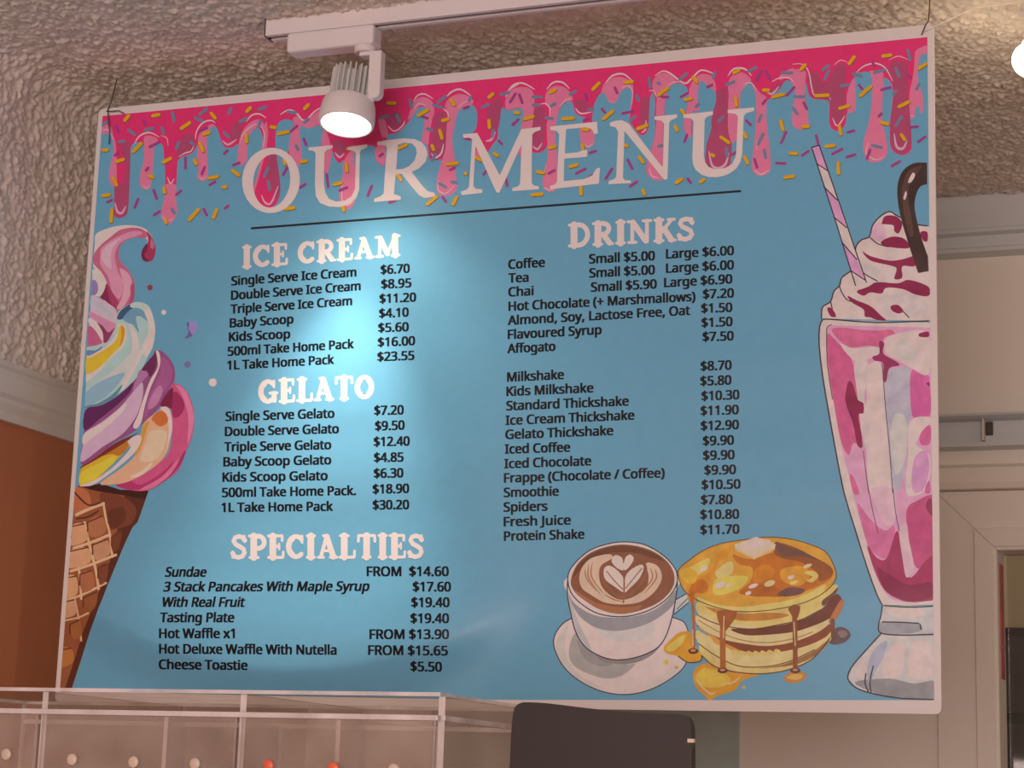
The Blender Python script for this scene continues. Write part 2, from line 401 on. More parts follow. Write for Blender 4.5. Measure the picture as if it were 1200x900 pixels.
def on_print(p):                                           # nothing is printed beyond the sheet's edge
    x, y = p; y = min(y, 820.5)
    return (min(max(x, 120.2 - (y - 136) * 50 / 673.0), 1086.8 + (y - 43.5) * 8 / 778.5), y)
LAYER = 0.000006
class Art:
    """one printed picture: flat ink shapes laid over each other on the board"""
    def __init__(s, name, base=0, var=0.05):
        s.name = name; s.v = []; s.f = []; s.mi = []; s.mats = []; s.lay = base; s.var = var
    def slot(s, rgb):
        m = ink_mat(tuple(rgb), s.var)
        if m not in s.mats: s.mats.append(m)
        return s.mats.index(m)
    def raw(s, loops, rgb):                              # loops in board (x, z)
        y = -0.0001 - LAYER * s.lay; base = len(s.v); mi = s.slot(rgb)
        L3 = [[Vector((x, z, 0)) for x, z in lp] for lp in loops]
        for lp in loops: s.v += [(x, y, z) for x, z in lp]
        allp = [p for lp in loops for p in lp]
        for t in tessellate_polygon(L3):
            a, b, c = t
            ar = (allp[b][0] - allp[a][0]) * (allp[c][1] - allp[a][1]) - (allp[c][0] - allp[a][0]) * (allp[b][1] - allp[a][1])
            s.f.append((base + a, base + b, base + c) if ar > 0 else (base + a, base + c, base + b)); s.mi.append(mi)
    def poly(s, pts, rgb, smooth=True, hole=None):
        s.lay += 1
        lps = [[S(on_print(p)) for p in (catmull(pts) if smooth else pts)]]
        if hole: lps.append([S(p) for p in (catmull(hole) if smooth else hole)])
        s.raw(lps, rgb)
    def ell(s, cx, cy, rx, ry, rgb, rot=0.0, n=20):
        c, si = math.cos(rot), math.sin(rot)
        s.poly([(cx + rx * math.cos(t) * c - ry * math.sin(t) * si, cy + rx * math.cos(t) * si + ry * math.sin(t) * c) for t in [2 * math.pi * k / n for k in range(n)]], rgb, False)
    def line(s, pts, wd, rgb, smooth=True, closed=False, taper=False):
        if smooth and len(pts) > 2: pts = catmull(pts, closed)
        if closed: pts = pts + [pts[0]]
        s.lay += 1; n = len(pts); Lf = []; Rt = []
        for i, p in enumerate(pts):
            a = pts[max(i - 1, 0)]; b = pts[min(i + 1, n - 1)]
            if closed and i in (0, n - 1): a, b = pts[n - 2], pts[1]
            dx, dy = b[0] - a[0], b[1] - a[1]; l = math.hypot(dx, dy) or 1
            h = wd / 2 * (math.sin(math.pi * (0.12 + 0.76 * i / max(1, n - 1))) if taper else 1)
            Lf.append((p[0] - dy / l * h, p[1] + dx / l * h)); Rt.append((p[0] + dy / l * h, p[1] - dx / l * h))
        y = -0.0001 - LAYER * s.lay; base = len(s.v); mi = s.slot(rgb)
        for p in Lf + Rt: x, z = S(on_print(p)); s.v.append((x, y, z))
        for i in range(n - 1): s.f.append((base + i, base + i + 1, base + n + i + 1, base + n + i)); s.mi.append(mi)
        if not closed:
            for p, q in ((pts[0], pts[1]), (pts[-1], pts[-2])):
                an = math.atan2(p[1] - q[1], p[0] - q[0]); h = wd / 2 * (0.37 if taper else 1)
                cap = [(p[0] + h * math.cos(an + t), p[1] + h * math.sin(an + t)) for t in [math.pi * (k / 6 - 0.5) for k in range(7)]]
                base = len(s.v)
                for c in cap: x, z = S(on_print(c)); s.v.append((x, y, z))
                s.f.append(tuple(range(base, base + 7))); s.mi.append(mi)
    def build(s, parent, label=None):
        me = bpy.data.meshes.new(s.name); me.from_pydata(s.v, [], s.f)
        o = link(s.name, me, s.mats, parent); me.polygons.foreach_set('material_index', s.mi)
        # every face looks out at the shop
        bm = bmesh.new(); bm.from_mesh(me)
        for f in bm.faces:
            f.normal_update()
            if f.normal.y > 0: f.normal_flip()
        bm.to_mesh(me); bm.free()
        if label: o['label'] = label
        return o

# white backing board with softly rounded corners, and the blue sheet on it
def rounded(q, r, n=4):
    out = []
    for i in range(len(q)):
        p, a, b = Vector(q[i]), Vector(q[i - 1]), Vector(q[(i + 1) % len(q)])
        u, v = p + (a - p).normalized() * r, p + (b - p).normalized() * r
        for k in range(n + 1):
            t = k / n; out.append(tuple((1 - t) ** 2 * u + 2 * t * (1 - t) * p + t * t * v))
    return out
m_board = plain('white_board', (212, 184, 176), rough=0.45, var=0.03, scale=5)
outer = rounded([S(p) for p in ((116, 128), (1094, 28), (1103.5, 837), (64, 822))], 0.012)
bm = bmesh.new()
F = [bm.verts.new((x, 0.0, z)) for x, z in outer]; K = [bm.verts.new((x, 0.008, z)) for x, z in outer]
bm.faces.new(F); bm.faces.new(K[::-1])
for i in range(len(F)): bm.faces.new((F[i], K[i], K[(i + 1) % len(F)], F[(i + 1) % len(F)]))
bmesh.ops.recalc_face_normals(bm, faces=bm.faces)
from_bm('backing_board', bm, m_board, sign)['label'] = 'white board showing as a border round the print'
a = Art('printed_sheet', 0, 0.02)
a.poly([(120, 136), (1087, 43.5), (1095, 822), (860, 821), (560, 820), (300, 815), (70, 809)], (102, 150, 174), False)
sheet_o = a.build(sign, 'blue glossy printed sheet')

# ---- dripping icing
D1, D2, D3, D4, D5 = [Crop(x, y, 5.622) for x, y in ((110, 110), (270, 90), (430, 80), (590, 70), (750, 55))]
D6 = Crop(910, 35, 5.326)
HOT, LP, MV, HL, HM = (240, 48, 102), (244, 112, 142), (176, 68, 102), (248, 182, 190), (212, 158, 176)
edge = D1([(60, 262), (90, 262), (118, 285), (128, 340), (125, 400), (108, 470), (98, 540), (110, 590), (135, 612), (135, 700), (133, 790), (150, 815), (180, 818), (210, 800), (225, 770), (235, 600), (240, 450), (238, 370), (262, 325), (290, 320), (325, 325), (330, 380), (325, 450), (305, 530), (303, 590), (320, 625), (345, 632), (370, 615), (385, 540), (390, 450), (398, 370), (400, 335), (430, 325), (455, 345), (463, 420), (470, 520), (468, 600), (465, 680), (445, 770), (448, 820), (475, 855), (510, 850), (540, 810), (548, 760), (540, 680), (545, 560), (550, 480), (555, 440), (590, 410), (640, 395), (665, 370), (680, 340), (685, 400), (680, 450), (690, 510), (680, 550), (710, 575), (740, 565), (752, 520), (745, 420), (742, 330), (755, 240), (785, 215), (810, 225), (828, 275), (850, 335), (880, 355), (920, 350), (950, 330), (955, 380), (945, 440), (955, 470), (985, 470), (1003, 440)])
edge += D2([(112, 470), (118, 400), (150, 350), (190, 340), (212, 400), (208, 470), (185, 620), (150, 740), (165, 830), (200, 870), (250, 865), (300, 840), (325, 780), (328, 700), (310, 560), (298, 460), (300, 360), (320, 300), (370, 280), (415, 300), (400, 370), (385, 470), (380, 520), (420, 560), (450, 590), (470, 540), (465, 440), (455, 370), (470, 325), (520, 340), (580, 320), (610, 350), (600, 420), (595, 470), (610, 600), (630, 640), (650, 600), (670, 490), (690, 540), (720, 570), (750, 550), (745, 640), (720, 760), (722, 830), (760, 870), (800, 860), (825, 800), (830, 650), (810, 560), (815, 480), (870, 450)])
edge += D3([(55, 520), (55, 590), (80, 630), (115, 635), (120, 560), (130, 460), (140, 435), (200, 425), (260, 370), (320, 290), (350, 255), (385, 270), (372, 400), (360, 480), (400, 500), (410, 590), (440, 605), (490, 600), (480, 650), (458, 760), (465, 815), (500, 840), (550, 835), (590, 800), (590, 740), (580, 660), (575, 560), (562, 480), (575, 390), (600, 290), (650, 250), (690, 240), (720, 270), (728, 330), (718, 400), (700, 430), (715, 550), (740, 600), (790, 560), (830, 500), (860, 460), (865, 380), (880, 280), (900, 260)])
edge += D4([(15, 325), (40, 335), (90, 320), (130, 330), (125, 400), (105, 500), (95, 590), (110, 635), (150, 640), (185, 610), (230, 615), (270, 595), (290, 570), (288, 660), (262, 760), (262, 840), (300, 868), (340, 862), (352, 800), (352, 640), (340, 520), (345, 430), (365, 340), (400, 290), (450, 275), (470, 340), (500, 370), (545, 385), (510, 430), (505, 520), (530, 570), (560, 580), (595, 555), (600, 500), (590, 430), (585, 380), (600, 290), (640, 220), (670, 225), (690, 270), (715, 288), (745, 275), (775, 210), (815, 185), (845, 205), (850, 260), (838, 350), (830, 400), (860, 450), (900, 495), (935, 490), (955, 450), (960, 340), (970, 240)])
edge += D5([(88, 305), (100, 360), (95, 450), (100, 520), (90, 620), (45, 770), (45, 830), (80, 870), (120, 878), (150, 860), (150, 640), (160, 440), (170, 340), (200, 260), (250, 240), (300, 260), (315, 300), (310, 400), (290, 480), (295, 560), (325, 600), (345, 560), (345, 430), (390, 420), (380, 350), (385, 260), (410, 225), (450, 260), (495, 290), (500, 360), (470, 480), (470, 540), (440, 640), (430, 760), (460, 810), (530, 815), (585, 790), (605, 700), (602, 630), (640, 610), (655, 560), (660, 330), (690, 260), (730, 230), (755, 290), (765, 370), (760, 560), (740, 740), (745, 820), (790, 850), (840, 835), (862, 780), (850, 640), (832, 460), (830, 370), (870, 330), (930, 250)])
edge += D6([(70, 315), (105, 340), (118, 400), (105, 470), (97, 560), (110, 605), (150, 625), (195, 600), (195, 520), (180, 440), (175, 370), (185, 330), (200, 400), (230, 430), (310, 440), (330, 460), (330, 580), (350, 620), (390, 630), (430, 590), (440, 515), (480, 510), (495, 470), (490, 360), (490, 280), (530, 265), (580, 265), (597, 320), (595, 430), (580, 560), (545, 690), (545, 770), (570, 815), (620, 828), (670, 805), (692, 760), (685, 680), (660, 560), (662, 430), (668, 320), (680, 300), (720, 340), (725, 430), (710, 560), (708, 700), (730, 760), (790, 782), (835, 755), (845, 700), (832, 545), (860, 545), (868, 490), (890, 480), (900, 525), (915, 490), (910, 400), (885, 320), (885, 220), (905, 155), (935, 150)])
a = Art('icing_drips', 2, 0.04)
sm = catmull([(119, 157)] + edge + [(1087.6, 63)], closed=False, n=3)
a.poly([(120, 136)] + sm + [(1087, 43.5)], HOT, False)
for cr, shapes in ((D1, [
    [(50, 200), (110, 215), (130, 280), (145, 330), (150, 420), (150, 520), (155, 600), (135, 610), (110, 590), (98, 540), (108, 470), (125, 400), (128, 340), (118, 285), (90, 262), (52, 262)],
    [(330, 290), (360, 275), (410, 290), (425, 320), (400, 345), (392, 450), (385, 540), (370, 615), (345, 632), (318, 622), (303, 590), (305, 530), (325, 450), (332, 380)],
    [(468, 600), (540, 600), (540, 680), (548, 760), (540, 810), (510, 850), (475, 855), (448, 820), (445, 770), (465, 680)],
    [(685, 330), (690, 280), (720, 240), (770, 200), (800, 210), (775, 222), (752, 260), (745, 330), (748, 430), (752, 520), (740, 565), (710, 575), (680, 550), (690, 510), (680, 450)]]),
  (D2, [[(45, 560), (60, 585), (85, 580), (108, 545), (112, 470), (118, 400), (150, 350), (190, 330), (230, 350), (215, 300), (180, 280), (120, 310), (75, 370), (55, 450)],
    [(410, 280), (440, 260), (490, 300), (560, 240), (640, 190), (660, 240), (630, 330), (580, 315), (520, 340), (470, 325), (455, 370), (465, 440), (470, 540), (450, 590), (400, 540), (385, 470), (400, 370), (420, 310)],
    [(600, 420), (620, 340), (640, 380), (660, 450), (670, 490), (650, 600), (628, 635), (606, 560)],
    [(208, 470), (225, 330), (240, 300), (245, 420), (205, 600), (165, 740), (160, 760), (150, 740), (185, 620)],
    [(745, 560), (810, 470), (815, 560), (830, 650), (825, 800), (800, 860), (760, 870), (722, 830), (720, 760), (740, 640)]]),
  (D3, [[(270, 340), (300, 240), (330, 200), (380, 190), (430, 220), (445, 280), (430, 340), (410, 450), (405, 500), (362, 480), (372, 400), (385, 270), (350, 245), (320, 290)],
    [(515, 250), (540, 200), (600, 170), (660, 180), (700, 215), (690, 240), (650, 250), (600, 290), (575, 390), (562, 480), (575, 560), (580, 660), (590, 740), (590, 800), (550, 835), (500, 840), (465, 815), (458, 760), (480, 650), (515, 540), (525, 400), (530, 310)],
    [(55, 540), (80, 500), (120, 520), (115, 630), (80, 625), (57, 590)], [(75, 340), (110, 330), (130, 380), (138, 440), (100, 450)], [(705, 530), (740, 560), (745, 592), (720, 575)]]),
  (D4, [[(15, 320), (15, 260), (50, 200), (120, 180), (180, 195), (205, 250), (200, 330), (185, 450), (115, 460), (128, 400), (130, 330), (90, 315), (45, 330)], [(97, 590), (110, 540), (120, 520), (122, 630), (107, 625)],
    [(275, 290), (280, 220), (330, 175), (400, 180), (440, 220), (455, 265), (400, 285), (365, 335), (345, 430), (340, 520), (352, 640), (352, 800), (340, 862), (300, 868), (262, 840), (262, 760), (288, 660), (290, 560), (285, 430), (300, 370), (310, 330), (280, 300)],
    [(512, 440), (590, 430), (600, 500), (595, 555), (560, 580), (530, 570), (507, 520)],
    [(645, 215), (670, 150), (730, 115), (800, 120), (850, 160), (855, 230), (838, 350), (828, 395), (838, 300), (845, 205), (815, 185), (775, 210), (745, 275), (715, 288), (690, 270), (670, 225)]]),
  (D5, [[(80, 260), (100, 200), (150, 170), (210, 190), (240, 238), (200, 255), (170, 335), (158, 440), (150, 640), (150, 860), (120, 878), (80, 870), (47, 830), (47, 770), (92, 620), (105, 520), (105, 400), (110, 330)],
    [(320, 300), (350, 220), (400, 180), (460, 185), (490, 220), (500, 290), (450, 260), (410, 225), (385, 260), (380, 350), (388, 420), (345, 430), (335, 595), (297, 560), (292, 480), (312, 400)],
    [(585, 320), (580, 240), (620, 180), (680, 170), (730, 210), (720, 240), (682, 270), (660, 330), (655, 560), (640, 610), (600, 630), (580, 540), (575, 420)],
    [(735, 250), (770, 280), (800, 310), (835, 340), (832, 460), (850, 640), (862, 780), (840, 835), (790, 850), (745, 820), (740, 740), (760, 560), (765, 370), (755, 290)],
    [(930, 180), (1010, 140), (1012, 200), (960, 205), (920, 220)]]),
  (D6, [[(95, 330), (85, 280), (120, 245), (180, 260), (180, 330), (175, 420), (195, 520), (195, 600), (150, 625), (110, 605), (97, 560), (105, 470), (118, 400)], [(440, 400), (485, 300), (495, 470), (480, 510), (445, 513)],
    [(590, 262), (660, 262), (668, 320), (662, 430), (660, 560), (685, 680), (692, 760), (670, 805), (620, 828), (570, 815), (545, 770), (545, 690), (580, 560), (595, 430), (597, 320)],
    [(865, 140), (900, 110), (943, 100), (940, 150), (905, 155), (885, 220), (885, 320), (910, 400), (915, 490), (900, 525), (890, 480), (868, 490), (860, 545), (835, 545), (830, 400), (850, 300), (860, 220)]])):
    for sh in shapes: a.poly(cr(sh), LP)
for cr, shapes in ((D1, [[(190, 330), (235, 320), (240, 450), (235, 600), (225, 770), (210, 800), (180, 818), (150, 815), (133, 790), (135, 700), (138, 615), (180, 600), (205, 540), (205, 440), (180, 380)], [(545, 390), (570, 300), (620, 265), (660, 275), (660, 340), (630, 385), (580, 395), (555, 430)], [(900, 290), (905, 230), (935, 190), (970, 200), (965, 260), (940, 310)]]),
  (D2, [[(250, 480), (298, 470), (310, 560), (328, 700), (325, 780), (300, 800), (270, 700), (245, 640)], [(10, 350), (40, 310), (75, 310), (60, 400), (15, 430)], [(675, 420), (770, 440), (750, 500), (715, 520), (690, 480)]]),
  (D3, [[(435, 400), (450, 310), (500, 290), (525, 320), (515, 540), (480, 600), (440, 605), (415, 570)], [(135, 330), (180, 290), (225, 300), (225, 370), (190, 400), (150, 380)], [(800, 260), (830, 220), (880, 200), (885, 270), (865, 400), (830, 400), (800, 400), (790, 320)]]),
  (D4, [[(195, 400), (205, 330), (250, 310), (275, 340), (270, 480), (255, 590), (215, 600), (190, 560)], [(470, 270), (540, 270), (560, 330), (500, 340)], [(900, 380), (905, 280), (930, 240), (960, 260), (955, 400), (935, 460), (905, 450)]]),
  (D5, [[(505, 300), (540, 275), (580, 285), (580, 540), (605, 640), (600, 720), (585, 790), (530, 815), (460, 810), (430, 760), (440, 640), (470, 540), (470, 480), (500, 360)], [(870, 280), (930, 230), (940, 250), (900, 300), (860, 320)]]),
  (D6, [[(195, 300), (220, 260), (260, 270), (280, 320), (320, 325), (355, 250), (390, 215), (430, 230), (430, 380), (425, 500), (400, 580), (370, 600), (345, 560), (335, 460), (300, 430), (230, 420)], [(695, 260), (720, 200), (770, 195), (815, 215), (820, 300), (820, 440), (835, 560), (840, 700), (790, 780), (730, 750), (710, 690), (715, 540), (730, 430), (735, 340)]])):
    for sh in shapes: a.poly(cr(sh), MV)
for cr, lines in ((D1, [([(270, 330), (290, 290), (330, 262), (380, 258), (430, 285)], 10), ([(560, 415), (600, 390), (640, 378), (660, 340)], 8), ([(668, 300), (680, 240), (720, 190), (770, 175), (800, 190)], 10), ([(140, 720), (155, 775), (185, 785), (210, 740)], 16), ([(485, 550), (505, 590), (530, 560)], 8), ([(320, 600), (345, 620), (370, 605)], 5), ([(850, 310), (885, 335), (940, 300)], 14), ([(60, 240), (100, 240), (125, 300)], 7), ([(440, 275), (480, 290), (490, 340)], 5), ([(690, 545), (715, 562), (740, 545)], 5), ([(455, 800), (480, 840), (525, 820)], 5)]),
  (D2, [([(105, 295), (140, 255), (190, 245), (235, 270)], 10), ([(330, 250), (380, 220), (430, 235), (490, 290), (560, 225), (650, 180)], 12), ([(205, 780), (230, 830), (270, 830), (315, 720)], 14), ([(690, 500), (720, 530), (750, 505)], 14), ([(60, 440), (90, 370), (150, 320), (180, 315)], 6), ([(200, 320), (225, 380), (215, 470)], 6), ([(740, 700), (735, 800), (770, 850), (815, 820)], 6)]),
  (D3, [([(305, 220), (335, 180), (380, 170), (435, 200)], 10), ([(515, 200), (560, 155), (620, 140), (690, 185)], 12), ([(600, 265), (640, 225), (700, 215)], 5), ([(500, 265), (530, 290), (540, 320)], 8), ([(310, 270), (340, 235), (390, 245)], 6), ([(140, 380), (180, 415), (230, 385), (250, 350)], 10), ([(425, 560), (450, 590), (490, 560), (505, 500)], 12), ([(785, 480), (820, 470), (845, 420)], 16), ([(475, 740), (470, 800), (520, 825), (580, 770)], 6), ([(915, 190), (940, 140), (1000, 105)], 10)]),
  (D4, [([(35, 200), (70, 165), (130, 155), (205, 195)], 12), ([(285, 195), (330, 150), (390, 150), (435, 190)], 12), ([(235, 295), (280, 290), (305, 320), (305, 370)], 8), ([(370, 310), (410, 265), (450, 258)], 6), ([(675, 150), (720, 105), (790, 95), (850, 140)], 12), ([(775, 190), (820, 170), (850, 210), (845, 300)], 6), ([(475, 320), (510, 355), (580, 345)], 10), ([(195, 570), (225, 590), (255, 550)], 14), ([(910, 480), (935, 460), (940, 400)], 14), ([(280, 690), (272, 740)], 6), ([(270, 840), (300, 858), (340, 850)], 6), ([(520, 550), (560, 572), (590, 550)], 5), ([(700, 275), (740, 280)], 5)]),
  (D5, [([(100, 190), (150, 160), (200, 175), (290, 240), (340, 210), (400, 155), (470, 170), (490, 190)], 12), ([(60, 290), (90, 290), (110, 330)], 7), ([(185, 255), (230, 230), (260, 235)], 6), ([(580, 190), (620, 145), (690, 145), (735, 190)], 12), ([(680, 250), (730, 235), (770, 285)], 6), ([(820, 285), (870, 310), (915, 260)], 14), ([(455, 690), (475, 780), (520, 800), (565, 770), (585, 700)], 18), ([(770, 620), (770, 680)], 8), ([(755, 810), (800, 840), (850, 810)], 7), ([(60, 800), (80, 850), (130, 865)], 7), ([(870, 230), (920, 205), (980, 205), (1010, 230)], 8)]),
  (D6, [([(100, 215), (160, 215), (200, 260), (220, 360), (240, 410), (320, 415), (340, 440)], 8), ([(500, 265), (550, 225), (620, 210), (680, 240), (725, 320)], 10), ([(580, 260), (660, 262)], 8), ([(350, 550), (380, 600), (425, 540)], 10), ([(735, 650), (750, 730), (790, 740), (815, 690)], 18), ([(575, 700), (560, 770), (620, 812), (670, 790)], 7), ([(835, 535), (862, 540)], 10), ([(360, 220), (400, 190), (450, 205)], 5), ([(700, 190), (760, 165), (820, 185)], 5)])):
    for pts, wd in lines: a.line(cr(pts), wd / 5.6, HM if wd >= 14 else HL, taper=True)
a.build(sheet_o, 'hot pink and pale pink dripping icing print')

# ---- sprinkles
SPR = {
 D1: ([(205, 175, 230, 145), (390, 145, 430, 138), (578, 228, 632, 190), (775, 130, 800, 160), (60, 370, 88, 370), (262, 380, 312, 328), (152, 445, 195, 432), (460, 450, 505, 425), (130, 555, 150, 600), (365, 540, 390, 550), (60, 672, 102, 665), (120, 765, 115, 840), (630, 830, 690, 762), (790, 815, 810, 765), (760, 555, 815, 545), (915, 505, 955, 535), (855, 615, 870, 612), (700, 325, 720, 375), (725, 265, 760, 255), (665, 435, 675, 460), (462, 620, 468, 650), (475, 830, 478, 850)],
      [(395, 635, 415, 690), (270, 750, 292, 695), (725, 760, 745, 800), (765, 600, 800, 580), (545, 665, 575, 640), (90, 715, 120, 700), (398, 800, 435, 775), (865, 755, 885, 740), (605, 420, 605, 490), (712, 530, 730, 485), (345, 505, 360, 488), (370, 350, 430, 320), (860, 395, 880, 375), (920, 470, 960, 455), (700, 245, 745, 225), (145, 210, 165, 250), (330, 180, 340, 205), (140, 405, 160, 390)],
      [(60, 205, 90, 185), (170, 318, 200, 312), (230, 240, 270, 268), (340, 240, 390, 228), (520, 125, 530, 180), (450, 225, 460, 260), (700, 135, 745, 100), (670, 160, 715, 178), (890, 130, 905, 95), (965, 185, 1005, 165), (545, 360, 560, 320), (515, 760, 530, 785), (860, 255, 890, 285), (640, 320, 660, 335)]),
 D2: ([(110, 228, 132, 205), (490, 210, 515, 185), (320, 375, 380, 362), (270, 330, 295, 335), (105, 380, 108, 430), (355, 545, 360, 575), (470, 560, 500, 555), (685, 710, 730, 698), (365, 870, 420, 862), (745, 850, 748, 880), (765, 575, 768, 620), (775, 475, 815, 465)],
      [(350, 645, 375, 600), (460, 730, 495, 708), (905, 785, 932, 720), (635, 645, 645, 725), (485, 410, 500, 450), (720, 750, 770, 730), (400, 360, 440, 325)],
      [(65, 295, 105, 275), (190, 215, 235, 200), (185, 330, 200, 290), (225, 660, 250, 600), (250, 690, 262, 745), (380, 232, 430, 238), (490, 300, 515, 280), (435, 455, 445, 480)]),
 D3: ([(140, 230, 185, 230), (340, 310, 400, 275), (480, 410, 495, 460), (500, 345, 535, 335), (430, 510, 440, 535), (205, 530, 260, 505), (530, 632, 595, 625), (205, 705, 225, 735), (400, 895, 460, 845), (568, 895, 592, 850), (715, 585, 750, 605), (840, 560, 860, 575), (650, 690, 654, 696), (805, 345, 808, 390), (555, 210, 575, 240), (805, 190, 830, 170), (980, 292, 1000, 293)],
      [(365, 320, 400, 330), (550, 670, 580, 655), (500, 850, 520, 880), (915, 720, 925, 775), (960, 370, 995, 345), (870, 480, 890, 500), (770, 700, 790, 675), (640, 265, 670, 255), (150, 885, 190, 870), (640, 460, 680, 470), (85, 580, 105, 565)],
      [(285, 210, 295, 260), (470, 225, 520, 185), (440, 245, 500, 260), (90, 325, 140, 315), (200, 310, 215, 350), (400, 400, 430, 408), (760, 260, 800, 240), (885, 175, 935, 160), (685, 190, 675, 215), (480, 760, 520, 785), (560, 750, 590, 755), (430, 610, 450, 570), (825, 450, 835, 410)]),
 D4: ([(590, 195, 630, 155), (310, 215, 340, 200), (800, 150, 850, 145), (140, 390, 195, 375), (392, 390, 460, 385), (660, 390, 720, 340), (525, 460, 555, 460), (305, 580, 340, 570), (520, 560, 525, 600), (440, 705, 485, 692), (190, 890, 255, 885), (510, 835, 512, 885), (885, 455, 945, 432), (895, 640, 920, 675), (790, 560, 815, 568), (920, 860, 930, 885), (225, 738, 265, 745)],
      [(480, 750, 540, 720), (570, 615, 610, 602), (675, 785, 715, 720), (820, 660, 850, 720), (835, 835, 880, 805), (65, 430, 98, 395), (300, 750, 335, 730), (650, 325, 670, 350), (785, 355, 855, 340), (565, 775, 585, 762), (735, 185, 750, 220), (540, 225, 550, 265), (45, 280, 80, 225), (105, 230, 125, 285), (530, 400, 560, 390)],
      [(195, 245, 250, 248), (195, 300, 235, 300), (440, 230, 475, 210), (560, 330, 590, 325), (280, 385, 320, 388), (315, 305, 340, 290), (880, 240, 890, 270), (840, 400, 870, 375)]),
 D5: ([(125, 315, 185, 270), (350, 200, 375, 230), (300, 348, 335, 340), (275, 415, 290, 440), (630, 340, 635, 385), (620, 170, 650, 155), (815, 285, 845, 285), (875, 330, 945, 312), (930, 490, 942, 545), (535, 595, 585, 630), (235, 525, 245, 550), (690, 570, 700, 595), (690, 725, 710, 765), (955, 860, 1012, 852), (240, 895, 275, 870), (400, 890, 420, 875), (475, 710, 485, 718)],
      [(295, 625, 310, 580), (700, 485, 730, 515), (315, 870, 335, 895), (445, 265, 475, 252), (770, 220, 800, 160), (830, 160, 858, 215), (270, 330, 315, 305), (145, 330, 185, 332), (755, 740, 772, 795), (810, 375, 830, 350), (610, 710, 640, 690)],
      [(60, 210, 68, 265), (262, 215, 308, 178), (485, 205, 495, 170), (570, 250, 620, 230), (715, 160, 765, 138), (520, 490, 545, 465), (780, 640, 812, 575), (820, 680, 828, 730), (785, 490, 800, 450), (570, 670, 575, 720), (120, 240, 130, 245), (370, 395, 385, 380), (125, 655, 145, 650)]),
 D6: ([(455, 210, 485, 170), (665, 165, 712, 158), (155, 245, 178, 220), (245, 412, 322, 408), (525, 410, 588, 355), (395, 490, 450, 475), (765, 480, 825, 450), (890, 240, 932, 213), (88, 770, 125, 772), (310, 728, 358, 722), (165, 605, 200, 602), (392, 600, 402, 650), (655, 578, 695, 588), (780, 655, 800, 685), (385, 830, 388, 895)],
      [(30, 705, 60, 640), (160, 785, 200, 758), (248, 660, 260, 710), (350, 775, 410, 745), (440, 795, 490, 780), (445, 640, 485, 630), (720, 850, 770, 822), (885, 700, 928, 668), (170, 455, 190, 495), (515, 345, 535, 370), (640, 540, 655, 525), (835, 610, 880, 605), (65, 410, 110, 360), (655, 375, 710, 360), (565, 805, 585, 750), (820, 285, 840, 298), (600, 205, 615, 225), (0, 832, 55, 835)],
      [(290, 250, 325, 225), (300, 310, 325, 260), (35, 268, 95, 270), (405, 350, 450, 345), (610, 268, 675, 250), (820, 130, 835, 190), (745, 240, 765, 290), (600, 722, 655, 735), (745, 600, 780, 545), (115, 418, 170, 418), (105, 490, 130, 525), (730, 400, 745, 385), (875, 370, 890, 340), (480, 275, 530, 290)])}
a = Art('sprinkles', 125, 0.03)
for cr, (og, pu, gr) in SPR.items():
    for lst, wd, c in ((gr, 3.6, (112, 120, 144)), (pu, 3.2, (160, 58, 122)), (og, 3.9, (255, 152, 8))):
        for x1, y1, x2, y2 in lst:
            lay = a.lay
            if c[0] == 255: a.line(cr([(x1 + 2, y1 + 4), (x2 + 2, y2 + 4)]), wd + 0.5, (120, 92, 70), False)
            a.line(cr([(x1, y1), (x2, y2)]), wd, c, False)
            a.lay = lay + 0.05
a.build(sheet_o, 'orange, purple and grey printed sprinkles')

# ---- title
a = Art('title_lettering', 155, 0.01)
T1 = Crop(260, 110, 3.75); T2 = Crop(540, 90, 3.3333)
WH = (222, 194, 192)
def oval(cx, cy, rx, ry, rot, n=28): return [(cx + rx * math.cos(t) * math.cos(rot) - ry * math.sin(t) * math.sin(rot), cy + rx * math.cos(t) * math.sin(rot) + ry * math.sin(t) * math.cos(rot)) for t in [2 * math.pi * k / n for k in range(n)]]
a.poly(T1(oval(217, 381, 127, 144, 0.10)), WH, False, T1(oval(220, 383, 81, 118, 0.13)))
a.poly(T1([(382, 236), (487, 226), (488, 238), (462, 248), (452, 258), (450, 330), (450, 400), (456, 435), (472, 462), (502, 474), (540, 470), (570, 452), (586, 420), (588, 330), (590, 262), (580, 252), (556, 246), (556, 235), (640, 222), (640, 236), (615, 246), (608, 258), (606, 340), (605, 420), (592, 458), (565, 484), (520, 498), (470, 496), (432, 480), (414, 450), (410, 400), (413, 262), (405, 252), (382, 248)]), WH, False)
a.poly(T1([(684, 211), (740, 202), (800, 196), (850, 200), (880, 214), (898, 236), (905, 266), (896, 300), (868, 328), (835, 344), (880, 402), (905, 428), (937, 436), (937, 450), (915, 456), (890, 458), (868, 446), (830, 402), (792, 352), (765, 354), (757, 440), (787, 452), (787, 466), (670, 476), (670, 462), (700, 450), (712, 438), (718, 340), (727, 236), (715, 226), (684, 226)]), WH, False,
       T1([(774, 224), (805, 215), (838, 220), (854, 238), (857, 262), (848, 292), (825, 318), (795, 331), (767, 333)]))
a.poly(T2([(10, 225), (65, 220), (153, 385), (237, 205), (312, 196), (313, 208), (290, 216), (280, 226), (278, 320), (278, 415), (285, 425), (305, 428), (306, 440), (202, 447), (202, 435), (225, 428), (232, 418), (238, 265), (152, 453), (140, 452), (58, 272), (50, 425), (58, 438), (85, 440), (85, 454), (5, 463), (0, 450), (25, 440), (33, 430), (45, 245), (35, 238), (10, 240)]), WH, False)
